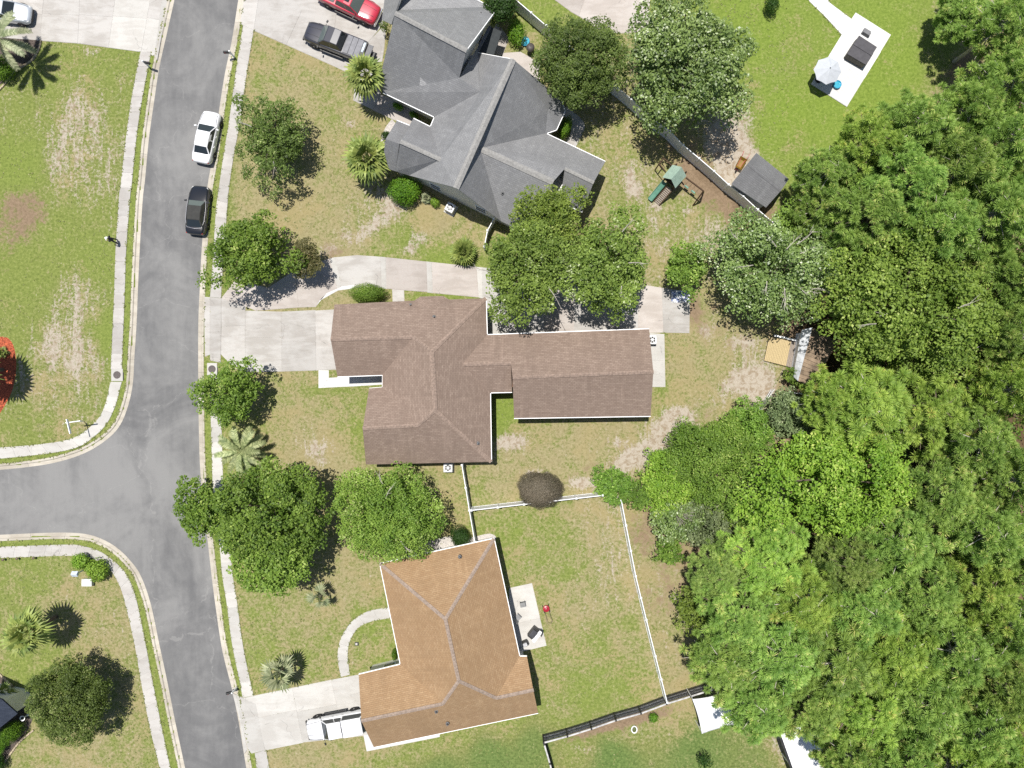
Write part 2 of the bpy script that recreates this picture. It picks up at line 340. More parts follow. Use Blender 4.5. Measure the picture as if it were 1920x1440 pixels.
# (x, y, dry, sand, dirt, lush)
CP = [(100, 130, .32, .1, 0, .45), (180, 110, .3, .12, 0, .5), (40, 200, .35, .22, 0, .4), (170, 220, .5, .42, 0, .3), (120, 300, .45, .42, 0, .3), (40, 310, .15, 0, 0, .7), (190, 320, .45, .35, 0, .3), (215, 200, .3, .2, 0, .4),
 (50, 400, .5, .15, .5, .2), (120, 440, .2, .1, 0, .5), (170, 400, .35, .2, 0, .4), (60, 520, .2, .05, .1, .5), (190, 480, .2, .05, 0, .6), (140, 560, .45, .4, 0, .3), (110, 650, .55, .5, 0, .2), (170, 660, .6, .45, .1, .2), (200, 640, .1, 0, 0, .7), (40, 620, .3, .1, 0, .4), (80, 740, .55, .3, .1, .2), (160, 740, .5, .25, 0, .3), (60, 800, .4, .1, 0, .4), (60, 1070, .3, 0, 0, .5), (130, 1130, .55, .15, 0, .3), (30, 1180, .4, .05, 0, .4), (200, 1200, .6, .2, 0, .3), (60, 1260, .25, 0, 0, .6), (230, 1310, .55, .15, 0, .3), (150, 1420, .65, .2, .1, .3), (60, 1410, .5, .1, 0, .3), (250, 1400, .5, .1, 0, .4),
 (500, 110, .55, .05, 0, .3), (600, 150, .6, .12, 0, .3), (560, 200, .7, .15, 0, .2), (650, 250, .6, .15, 0, .3), (620, 340, .7, .1, .1, .2), (460, 380, .7, .1, 0, .2), (560, 400, .7, .2, 0, .2), (700, 400, .6, .35, 0, .2), (760, 450, .45, .2, 0, .4), (860, 440, .6, .25, .1, .3), (820, 410, .8, .05, .3, .2), (650, 460, .8, .2, .3, .1), (540, 470, .8, .2, .2, .1), (720, 480, .4, 0, 0, .5), (840, 485, .1, 0, 0, .6),
 (440, 830, .5, .05, 0, .4), (470, 720, .6, .05, 0, .3), (550, 740, .6, .1, 0, .3), (600, 820, .75, .3, 0, .2), (660, 760, .55, .05, 0, .35), (680, 800, .3, 0, 0, .5), (610, 870, .8, .15, .3, .1), (850, 900, .6, .05, 0, .3), (880, 940, .5, 0, 0, .4),
 (950, 760, .1, 0, 0, .7), (1000, 800, .65, .1, .05, .35), (1060, 840, .75, .2, .1, .25), (930, 900, .75, .15, .15, .2), (1000, 870, .75, .15, .2, .2), (1150, 820, .75, .25, .15, .2), (1240, 740, .5, .1, 0, .4), (1300, 690, .75, .1, .12, .25), (1270, 650, .65, 0, 0, .35), (1340, 620, .8, .25, .4, .1), (1420, 700, .7, .5, .3, .1), (1330, 760, .75, .3, .2, .2),
 (950, 1000, .4, .05, 0, .5), (1020, 980, .5, .1, 0, .4), (1060, 1060, .55, .15, 0, .4), (1130, 970, .75, .3, .15, .2), (1150, 1050, .7, .3, .1, .2), (1000, 1090, .55, .2, 0, .4), (1090, 1130, .7, .25, .1, .2), (1040, 1220, .55, .2, 0, .35), (1120, 1230, .45, .1, 0, .4), (1180, 1200, .6, .15, .05, .3), (1090, 1300, .35, .05, 0, .5), (1040, 1320, .5, .15, 0, .4), (1180, 1290, .4, .05, 0, .5), (1220, 1000, .7, .3, .6, .1), (1240, 1120, .75, .3, .5, .1), (1250, 1210, .7, .25, .2, .2), (1280, 1290, .7, .2, .3, .2),
 (550, 1100, .6, .1, 0, .3), (480, 1120, .5, .05, 0, .4), (640, 1080, .7, .2, .1, .2), (560, 1180, .6, .15, 0, .3), (480, 1230, .45, 0, 0, .45), (610, 1230, .5, .05, 0, .4), (680, 1230, .5, .2, 0, .4), (700, 1190, .4, .1, 0, .5), (560, 1420, .7, .15, .1, .2), (700, 1420, .55, .15, 0, .4), (800, 1400, .45, .15, 0, .5), (850, 1370, .4, .1, 0, .5), (950, 1350, .4, .05, 0, .5), (920, 1420, .05, 0, 0, -.8), (1000, 1400, .15, .05, .05, -.7), (820, 1440, .1, 0, 0, -.7), (1080, 1400, .4, .2, .3, .3), (1180, 1360, .5, .3, .3, .3), (1150, 1420, .1, 0, 0, -.9), (1300, 1400, .12, 0, 0, -.8), (1260, 1350, .5, .2, .3, .2), (1420, 1420, .3, .1, 0, -.5), (1460, 1400, .6, .35, .3, .2),
 (1000, 20, .3, .05, 0, .6), (960, 60, .5, .1, .3, .3), (1010, 100, .5, .3, .3, .2), (1420, 60, .12, 0, 0, .9), (1490, 110, .25, 0, 0, .75), (1480, 220, .08, 0, 0, 1), (1440, 270, .15, .05, 0, .9), (1660, 40, .1, 0, 0, .9), (1690, 120, .1, 0, 0, .95), (1760, 60, .25, .1, .1, .7), (1770, 110, .4, .15, .25, .5), (1620, 170, .1, 0, 0, .95), (1560, 220, .12, 0, 0, .95), (1480, 290, .3, .1, .1, .7),
 (1100, 250, .6, .3, .2, .3), (1150, 280, .5, .2, .1, .4), (1190, 330, .55, .35, .05, .35), (1150, 380, .6, .25, .2, .2), (1230, 420, .55, .35, .05, .35), (1280, 400, .5, .25, .1, .4), (1330, 370, .75, .2, .65, .1), (1300, 330, .7, .1, .7, .1), (1390, 410, .7, .15, .8, .1), (1340, 440, .6, .5, .2, .2), (1260, 270, .6, .1, .4, .2), (1380, 280, .7, .9, .2, 0), (1380, 320, .7, .9, .1, 0), (1260, 470, .6, .3, .1, .3),
 (1560, 450, .8, 0, 1, 0), (1600, 700, .8, 0, 1, 0), (1700, 500, .8, 0, 1, 0), (1700, 900, .8, 0, 1, 0), (1400, 950, .6, 0, .8, .1), (1400, 1100, .7, 0, .9, 0), (1600, 1200, .8, 0, 1, 0), (1850, 250, .8, 0, 1, 0), (1850, 700, .8, 0, 1, 0), (1850, 1300, .8, 0, 1, 0), (1500, 1300, .8, 0, .9, 0), (1800, 130, .7, .1, .7, .1), (1560, 640, .8, .1, 1, 0), (1530, 700, .8, .1, 1, 0)]
cp = np.array(CP); fx = PX.ravel(); fy = PY.ravel(); num = np.zeros((fx.size, 4)); den = np.zeros(fx.size)
for r in cp:
    w = 1.0 / (((fx - r[0]) ** 2 + (fy - r[1]) ** 2) / 900 + 0.6) ** 2.2; den += w; num += w[:, None] * r[2:][None]
att = num / den[:, None]; att[:, 0] -= .09; att[fx < 330, 1] += .05; att[fx < 330, 3] *= .75; att[(fx < 330) & (fy < 900), 0] -= .04; att[(fx > 930) & (fy > 950) & (fx < 1200), 0] -= .06; att[(fx > 1380) & (fy < 330), 0] += .1; att[(fx > 430) & (fy > 60) & (fx < 1300) & (fy < 1440), 0] += .09; att[(fx < 330) & (fy > 1000), 0] += .1; att[(fx > 1100) & (fy < 480) & (fx < 1480), 1] += .06; att[(fx > 60) & (fx < 240) & (fy < 880), 0] += .08
def blob(ch, x, y, rx, ry, v, rot=0.0):
    c, s = math.cos(rot), math.sin(rot); dx, dy = fx - x, fy - y
    q = ((dx * c + dy * s) / rx) ** 2 + ((-dx * s + dy * c) / ry) ** 2; att[:, ch] += v * np.exp(-q * 0.9)
for b in [(958, 828, 30, 16, .9), (592, 843, 26, 16, .45), (607, 868, 14, 10, .4), (738, 373, 30, 14, .55, .4), (690, 432, 34, 14, .45, -.6), (735, 400, 26, 16, .3), (1252, 792, 34, 18, .8, -.3), (1285, 785, 12, 14, .6), (1265, 770, 16, 12, .5), (1200, 852, 52, 18, 1.0, -.5), (1250, 825, 44, 14, .7, -.6), (1090, 906, 24, 11, .8), (1160, 830, 12, 8, .5), (1395, 715, 40, 20, .6, -.3), (1425, 735, 20, 30, .6), (1322, 620, 14, 12, .5), (1000, 888, 26, 10, .5), (657, 233, 12, 10, .5), (633, 308, 10, 8, .4), (1183, 340, 9, 26, .5, -.3), (1190, 360, 10, 10, .3), (1385, 295, 40, 20, .5), (1230, 385, 12, 8, .4), (1290, 395, 8, 6, .4), (790, 445, 20, 16, .5), (767, 468, 14, 10, .5), (560, 580, 1, 1, 0), (150, 700, 8, 60, .2), (60, 640, 5, 50, .25), (40, 690, 6, 50, .25), (100, 660, 6, 60, .2), (140, 640, 5, 80, .2), (145, 550, 5, 80, .2), (110, 290, 8, 70, .2, .2), (150, 200, 10, 70, .15), (180, 250, 6, 60, .2), (130, 180, 6, 50, .2), (205, 330, 6, 50, .15), (172, 98, 14, 8, .4), (1290, 1165, 14, 14, .4), (1265, 1120, 8, 8, .5), (640, 440, 24, 10, .3, .3), (620, 468, 20, 12, .4), (700, 340, 14, 14, .3), (1390, 640, 24, 14, .4), (1150, 1060, 20, 60, .15), (1100, 1405, 26, 10, .3, .3), (1470, 1390, 14, 24, .4)]:
    blob(1, *b)
for b in [(1100, 880, 90, 14, .35, -.35), (1290, 800, 70, 12, .3, -.6), (45, 395, 56, 60, .22), (20, 500, 26, 40, .3), (185, 640, 22, 50, .25), (1345, 350, 70, 22, .3, .7), (610, 470, 50, 16, .25), (1210, 560, 1, 1, 0), (1290, 1010, 1, 1, 0), (1110, 1370, 60, 14, .5, -.25), (1200, 1345, 60, 14, .5, -.25), (1140, 985, 30, 40, .15), (1300, 580, 20, 30, .5)]:
    blob(2, *b)
for b in [(430, 400, 12, 400, -.35), (186, 310, 16, 10, -.5), (770, 452, 22, 10, -.5), (930, 740, 20, 60, -.6), (700, 760, 12, 60, -.4), (850, 488, 60, 8, -.3), (610, 730, 70, 10, -.3), (590, 1070, 1, 1, 0), (640, 700, 30, 8, -.3), (205, 660, 10, 70, -.4), (1050, 780, 120, 12, -.25), (1240, 700, 10, 60, -.3)]:
    blob(0, *b)
# verges between kerb and sidewalk stay green
ver = (inpoly(fx, fy, offline(wk, 34) + offline(sk, 34) + offline(ek, -36)[::-1]))
att[ver, 0] = np.clip(att[ver, 0] * 0.35, 0, .35); att[ver, 1] = np.minimum(att[ver, 1], .05); att[ver, 2] = 0; att[ver, 3] = np.maximum(att[ver, 3], .45)
nx, ny = len(gx), len(gy); me = bpy.data.meshes.new('ground')
me.vertices.add(nx * ny); me.vertices.foreach_set('co', np.stack([GX.ravel(), GY.ravel(), Z.ravel()], 1).ravel())
ii, jj = np.meshgrid(np.arange(nx - 1), np.arange(ny - 1)); a = (jj * nx + ii).ravel()
quads = np.stack([a, a + 1, a + nx + 1, a + nx], 1).ravel(); nq = a.size
me.loops.add(nq * 4); me.loops.foreach_set('vertex_index', quads); me.polygons.add(nq)
me.polygons.foreach_set('loop_start', np.arange(nq) * 4); me.polygons.foreach_set('loop_total', np.full(nq, 4)); me.update(calc_edges=True)
for i, nm in enumerate(('dry', 'sand', 'dirt', 'lush')):
    at = me.attributes.new(nm, 'FLOAT', 'POINT'); at.data.foreach_set('value', np.ascontiguousarray(att[:, i]).astype(np.float32))
me.materials.append(M_ground); ground = bpy.data.objects.new('ground', me); COL.objects.link(ground); tag(ground, kind='structure')
# ---------------------------------------------------------------- kerbs
def kerb(line, side):
    root = bpy.data.objects.new('kerb', None); COL.objects.link(root); tag(root, kind='structure')
    n = max(2, int(plen(line) / 64)) + 1; dense = resample(line, (n - 1) * 6 + 1)
    prof = [(-1.0, -0.16), (-1.0, Z_ROAD + 0.006), (5.2, Z_ROAD + 0.022), (6.6, 0.018), (10.2, 0.036), (10.6, 0.02), (10.6, -0.2)]
    offs = [(offline(dense, side * o), z) for o, z in prof]
    for i in range(n - 1):
        mb = MB(); k = len(prof); vs = []; rows = range(i * 6, i * 6 + 7)
        for jn, j in enumerate(rows):
            for o, z in offs:
                p = o[j]
                if jn == 0 and j + 1 < len(o): p = p.lerp(o[j + 1], 0.012)
                if jn == 6: p = p.lerp(o[j - 1], 0.012)
                vs.append((*g2(p), z))
        fs = [(r * k + c, r * k + c + 1, (r + 1) * k + c + 1, (r + 1) * k + c) for r in range(6) for c in range(k - 1)]
        if side > 0: fs = [f[::-1] for f in fs]
        fs += [tuple(range(k)), tuple(range(6 * k, 7 * k))]
        mb.add(vs, fs); mb.obj('kerb_section', M_kerb, root)
kerb(wk, 1); kerb(sk, 1); kerb(ek, -1); EDGES.extend([offline(wk, 10.8), offline(sk, 10.8), offline(ek, -10.8)])
# ---------------------------------------------------------------- concrete slabs
def slabs_along(root, L, R, mat, size=29, ztop=0.045, gap=0.007, skip=()):
    HARD.append(list(L) + list(R)[::-1]); L, R = catmull(L), catmull(R); n = max(2, round((plen(L) + plen(R)) / 2 / size)); L = resample(L, n * 4 + 1); R = resample(R, n * 4 + 1); EDGES.extend([L, R])
    for i in range(n):
        if i in skip: continue
        l = L[i * 4:i * 4 + 5]; r = R[i * 4:i * 4 + 5]; z = ztop + random.uniform(-0.006, 0.006)
        poly = inset([g2(p) for p in l + r[::-1]], gap); mb = MB(); mb.prism(poly, -0.12, z); mb.prism([g2(p) for p in l + r[::-1]], -0.14, z - 0.018); mb.obj('slab', mat, root)
def slab(root, poly, mat, z=0.035, gap=0.007, name='slab'):
    HARD.append(poly)
    z += random.uniform(-0.004, 0.004); mb = MB(); mb.prism(inset([g2(p) for p in poly], gap), -0.12, z); mb.prism(inset([g2(p) for p in poly], -0.03), -0.14, z - 0.016 + random.uniform(-.002, .002)); return mb.obj(name, mat, root)
def sroot(name): return tag(thing(name, None, None), kind='structure')
sw = sroot('sidewalk')
WR = [(284, 97), (279, 122), (265, 197), (256, 260), (247, 350), (245, 362), (237, 470), (234, 560), (230, 660), (229, 692)]
WL = [(264, 97), (259, 120), (246, 190), (236, 262), (226, 350), (224, 362), (217, 470), (214, 560), (210, 650), (208, 692)]
slabs_along(sw, WL, WR, M_walk)
slabs_along(sw, [(208, 716), (206, 722), (197, 760), (180, 790), (140, 820), (82, 832), (0, 839), (-60, 842)], [(229, 716), (227, 722), (217, 760), (200, 795), (175, 820), (145, 839), (92, 850), (0, 860), (-60, 864)], M_walkb)
slabs_along(sw, [(-60, 1046), (0, 1046), (132, 1042), (170, 1047), (200, 1062), (217, 1083), (232, 1120), (252, 1205), (265, 1280), (282, 1367), (300, 1440), (312, 1490)], [(-60, 1026), (0, 1025), (125, 1021), (157, 1024), (190, 1035), (220, 1057), (239, 1080), (255, 1120), (272, 1200), (287, 1280), (307, 1380), (320, 1440), (332, 1490)], M_walk)
slabs_along(sw, [(456, 47), (442, 137), (430, 225), (420, 287), (411, 350), (405, 395), (400, 477), (396, 535), (394, 557)], [(476, 57), (463, 137), (451, 225), (439, 290), (430, 350), (426, 395), (420, 477), (416, 535), (415, 559)], M_walk, 30)
slabs_along(sw, [(394, 664), (394, 676)], [(414, 664), (414, 680)], M_walk, 16)
slabs_along(sw, [(395, 772), (397, 845), (399, 905), (404, 965), (412, 1025), (417, 1080), (425, 1130), (435, 1205), (450, 1280), (455, 1308)], [(415, 772), (417, 845), (419, 905), (424, 965), (432, 1025), (437, 1080), (445, 1130), (455, 1205), (470, 1280), (476, 1304)], M_walkb, 29)
slabs_along(sw, [(478, 1412), (481, 1440), (486, 1480)], [(499, 1406), (505, 1440), (510, 1480)], M_walk, 34)
slabs_along(sw, [(394, 700), (394, 736), (395, 770)], [(414, 706), (414, 736), (415, 770)], M_walk, 30)
# driveways
d1 = sroot('driveway')
xs0 = [-60, 0, 82, 150, 216, 282, 304]; xs1 = [-60, -10, 75, 146, 204, 265, 290]; yb = [66, 70, 76, 81, 89, 97, 105]
for i in range(len(xs0) - 1):
    m0 = 0.32; ta, tb = xs0[i], xs0[i + 1]; ba, bb = xs1[i], xs1[i + 1]
    def Lp(t0, t1, f): return (t0[0] + (t1[0] - t0[0]) * f, t0[1] + (t1[1] - t0[1]) * f)
    A, B, Cc, D = (ta, 0), (tb, 0), (bb, yb[i + 1]), (ba, yb[i]); A2, B2 = Lp(D, A, 2.0), Lp(Cc, B, 2.0)
    mA, mB_ = Lp(A, D, 0.34), Lp(B, Cc, 0.36)
    if i < 1: mA = A
    slab(d1, [A2, B2, mB_, mA] if i else [A2, B2, B, A], M_drive if i != 4 else M_walkb); slab(d1, [mA, mB_, Cc, D], M_drive if i < 4 else M_walkb)
slab(d1, [(316, -4), (304, -4), (290, 104), (295, 113)], M_walkb)
d2 = sroot('driveway')
for q in [[(457, -4), (450, 43), (456, 47), (476, 57), (492, -50)], [(492, -50), (476, 57), (537, 84), (566, 20), (520, -60)], [(520, -60), (566, 20), (537, 84), (600, 112), (628, 50), (640, -60)], [(640, -60), (628, 50), (600, 112), (653, 136), (690, 80), (722, 40), (728, -60)], [(690, 80), (653, 136), (667, 143), (712, 140), (720, 90), (724, 44)]]:
    slab(d2, q, M_drive)
slab(d2, [(667, 146), (663, 188), (700, 206), (713, 178), (712, 144)], M_drive); slab(d2, [(701, 207), (733, 222), (748, 228), (776, 236), (780, 200), (714, 178)], M_drive_p)
d3 = sroot('driveway')
for q in [[(383, 557), (394, 558), (394, 664), (385, 668)], [(395, 558), (415, 560), (414, 664), (395, 663)], [(416, 560), (460, 575), (460, 610), (416, 612)], [(416, 613), (460, 611), (460, 697), (440, 690), (415, 664)], [(461, 583), (527, 585), (528, 632), (461, 634)], [(461, 635), (528, 633), (529, 696), (461, 697)], [(528, 585), (591, 582), (592, 640), (529, 640)], [(529, 641), (592, 641), (593, 694), (530, 696)], [(592, 583), (640, 580), (640, 652), (593, 654)], [(593, 655), (640, 653), (640, 692), (594, 694)]]:
    slab(d3, q, M_drive)
slab(d3, [(416, 559), (446, 520), (480, 535), (502, 540), (480, 582), (460, 574)], M_drive_p); slab(d3, [(503, 540), (552, 508), (560, 576), (481, 582)], M_drive_p)
slab(d3, [(553, 508), (586, 494), (618, 486), (633, 543), (600, 562), (592, 575), (561, 576)], M_drive_p)
slab(d3, [(619, 485), (628, 483), (640, 538), (633, 542)], M_walkb); slab(d3, [(629, 483), (670, 479), (714, 482), (715, 540), (668, 539), (641, 538)], M_drive)
for q, mt in [([(715, 482), (723, 483), (724, 541), (716, 540)], M_walkb), ([(724, 483), (799, 491), (801, 547), (758, 544), (725, 541)], M_drive_p), ([(800, 491), (809, 492), (811, 549), (802, 548)], M_walkb), ([(810, 492), (893, 501), (897, 557), (812, 549)], M_drive_p), ([(894, 501), (903, 502), (905, 560), (898, 557)], M_walkb), ([(904, 502), (955, 508), (956, 632), (905, 632)], M_walkb), ([(956, 508), (1020, 514), (1021, 630), (957, 632)], M_drive), ([(1021, 514), (1075, 520), (1076, 628), (1022, 630)], M_drive_p), ([(1076, 520), (1130, 526), (1131, 626), (1077, 628)], M_drive), ([(1131, 526), (1195, 533), (1196, 625), (1132, 626)], M_drive), ([(1196, 533), (1240, 540), (1243, 623), (1197, 624)], M_drive_p), ([(1241, 540), (1293, 548), (1292, 624), (1244, 623)], M_drive), ([(593, 574), (600, 563), (634, 544), (664, 540), (664, 534), (642, 537), (612, 550)], M_pad), ([(736, 542), (757, 545), (758, 570), (737, 568)], M_drive), ([(1219, 625), (1245, 627), (1246, 676), (1219, 676)], M_walkb), ([(1219, 677), (1246, 677), (1247, 725), (1219, 725)], M_walkb)]:
    slab(d3, q, mt)
fw = sroot('path')
for q in [[(598, 695), (616, 695), (616, 726), (598, 727)], [(617, 709), (660, 707), (660, 724), (617, 726)], [(661, 704), (725, 701), (725, 720), (661, 724)]]: slab(fw, q, M_pad)
d4 = sroot('driveway')
for q in [[(437, 1301), (443, 1303), (464, 1404), (458, 1412), (450, 1350)], [(444, 1303), (456, 1309), (480, 1320), (497, 1406), (472, 1412), (465, 1404)], [(457, 1309), (476, 1305), (548, 1290), (556, 1330), (481, 1345)], [(481, 1346), (556, 1331), (568, 1392), (498, 1406)], [(549, 1290), (621, 1275), (631, 1320), (557, 1334)], [(557, 1335), (631, 1321), (645, 1383), (569, 1391)], [(622, 1275), (690, 1262), (700, 1310), (632, 1321)], [(632, 1322), (700, 1311), (705, 1376), (646, 1383)]]: slab(d4, q, M_walkb)
slab(d4, [(680, 1368), (700, 1376), (714, 1398), (824, 1374), (824, 1381), (688, 1408)], M_pad)
pw = sroot('path')
slabs_along(pw, [(639, 1269), (633, 1230), (640, 1195), (660, 1165), (690, 1146), (732, 1138)], [(656, 1265), (652, 1227), (657, 1200), (672, 1177), (697, 1165), (736, 1158)], M_walkb, 30)
pt = sroot('patio')
slab(pt, [(955, 1103), (997, 1094), (1012, 1158), (955, 1171)], M_walkb); slab(pt, [(955, 1172), (1012, 1159), (1024, 1210), (960, 1226)], M_walkb)
pt = sroot('patio')
for q in [[(902, 96), (932, 44), (954, 72), (942, 104)], [(943, 100), (975, 98), (975, 130), (940, 118)], [(976, 98), (1012, 118), (1012, 150), (976, 130)]]: slab(pt, q, M_drive_p)
pt = sroot('patio')
for q in [[(1604, 25), (1669, 66), (1650, 97), (1583, 57)], [(1583, 58), (1650, 98), (1620, 147), (1553, 107)], [(1553, 108), (1619, 148), (1587, 200), (1521, 158)]]: slab(pt, q, M_pad, 0.08)
slabs_along(sroot('path'), [(1490, -40), (1515, 0), (1545, 30), (1578, 66)], [(1535, -40), (1551, 0), (1572, 18), (1596, 36)], M_pad, 60, 0.06)
d5 = sroot('driveway')
for q in [[(1030, -40), (1041, 0), (1071, 22), (1085, 30), (1110, -40)], [(1111, -40), (1086, 30), (1130, 60), (1165, 62), (1175, -40)], [(1176, -40), (1166, 62), (1215, 60), (1220, -40)]]: slab(d5, q, M_drive_p)
bt = sroot('path')
slabs_along(bt, [(1046, 205), (1068, 232), (1068, 255), (1052, 275)], [(1064, 200), (1094, 228), (1093, 250), (1074, 285)], M_drive, 30)
# storm drain boxes with iron covers
def drain(label, px, py, w, h):
    t = thing('storm_drain', label, 'storm drain', P(px, py))
    mb = MB(); mb.box((0, 0, 0.0), (w, h, 0.12)); mb.obj('lid_slab', M_walkb, t, bevel=0.02)
    mb = MB(); mb.lathe([(0.01, 0.058), (0.30, 0.075), (0.34, 0.062)], 24); mb.obj('iron_cover', plain('rusty_iron', (0.09, 0.075, 0.07, 1), 0.7, var=0.3, scale=20), t)
    mb = MB(); mb.box((w / 2 + 0.02, -0.1, 0.0), (0.08, h * 0.6, 0.1)); mb.obj('inlet_mouth', M_black, t)
drain('pale concrete storm drain with round iron cover beside road opposite brown-roofed house', 220, 703, 1.05, 1.12)
drain('storm drain with round cover half hidden by small tree beside the wide driveway', 398, 692, 0.9, 1.1)
# beds
def bed(name, poly, mat, z0=0.015, mound=0.0, lab=None):
    p = catmull([*poly, poly[0]], 4)[:-1]; mb = MB(); g = [g2(q) for q in p]
    cx = sum(a for a, b in g) / len(g); cy = sum(b for a, b in g) / len(g); n = len(g); vs = []; fs = []
    for r, zz in ((1, -0.02), (0.96, z0), (0.6, z0 + mound * 0.7), (0.25, z0 + mound)):
        vs += [(cx + (a - cx) * r, cy + (b - cy) * r, zz) for a, b in g]
    for k in range(3): fs += [(k * n + i, k * n + (i + 1) % n, (k + 1) * n + (i + 1) % n, (k + 1) * n + i) for i in range(n)]
    fs.append(tuple(range(3 * n, 4 * n)))
    if area2(g) < 0: fs = [f[::-1] for f in fs]
    mb.add(vs, fs); o = mb.obj(name, mat, smooth=True); return tag(o, kind='structure')
bed('mulch_bed', [(-40, 640), (0, 630), (18, 635), (28, 655), (31, 690), (24, 730), (10, 760), (-10, 785), (-40, 780)], M_mulch, 0.02, 0.12)
bed('planting_bed', [(-30, 1256), (0, 1262), (20, 1280), (45, 1306), (60, 1325), (64, 1342), (52, 1370), (38, 1390), (20, 1412), (8, 1430), (-30, 1440)], M_soil, 0.02, 0.02)
bed('planting_bed', [(-30, 70), (40, 70), (74, 76), (72, 92), (60, 110), (40, 124), (20, 140), (0, 160), (-30, 170)], M_soil, 0.02, 0.02)
bed('gravel_bed', [(765, 1040), (780, 1022), (812, 1012), (845, 1005), (880, 1008), (920, 1000), (930, 1012), (880, 1022), (800, 1040)], M_gravel, 0.02)
bed('gravel_bed', [(735, 222), (722, 240), (714, 262), (716, 282), (735, 284), (745, 240)], M_gravel, 0.02)
def edging(name, poly, label, mat, n):
    t = thing(name, label, 'edging', P(*poly[0])); q = resample(catmull(poly), n + 1)
    for a, b in zip(q, q[1:]):
        A, B = Vector((*g2(a), 0.05)), Vector((*g2(b), 0.05)); mb = MB(); mb.bar(A.lerp(B, 0.03), A.lerp(B, 0.97), 0.14, 0.14); mb.obj('edging_stone', mat, t, world=True)
M_edge = plain('edging_stone', C(214, 196, 166), 0.9, var=0.2)
edging('bed_edging', [(77, 76), (74, 92), (62, 112), (45, 124), (26, 136), (8, 160), (-8, 176)], 'curved pale stone edging round palm bed at upper left driveway', M_edge, 16)
edging('bed_edging', [(0, 1263), (20, 1282), (45, 1308), (58, 1326), (64, 1340)], 'pale stone edging of bed between dark round tree and dark-roofed house corner', M_edge, 12)
edging('bed_edging', [(64, 1368), (40, 1388), (24, 1408), (8, 1430)], 'pale stone edging below the clipped hedge at bottom left', M_edge, 9)
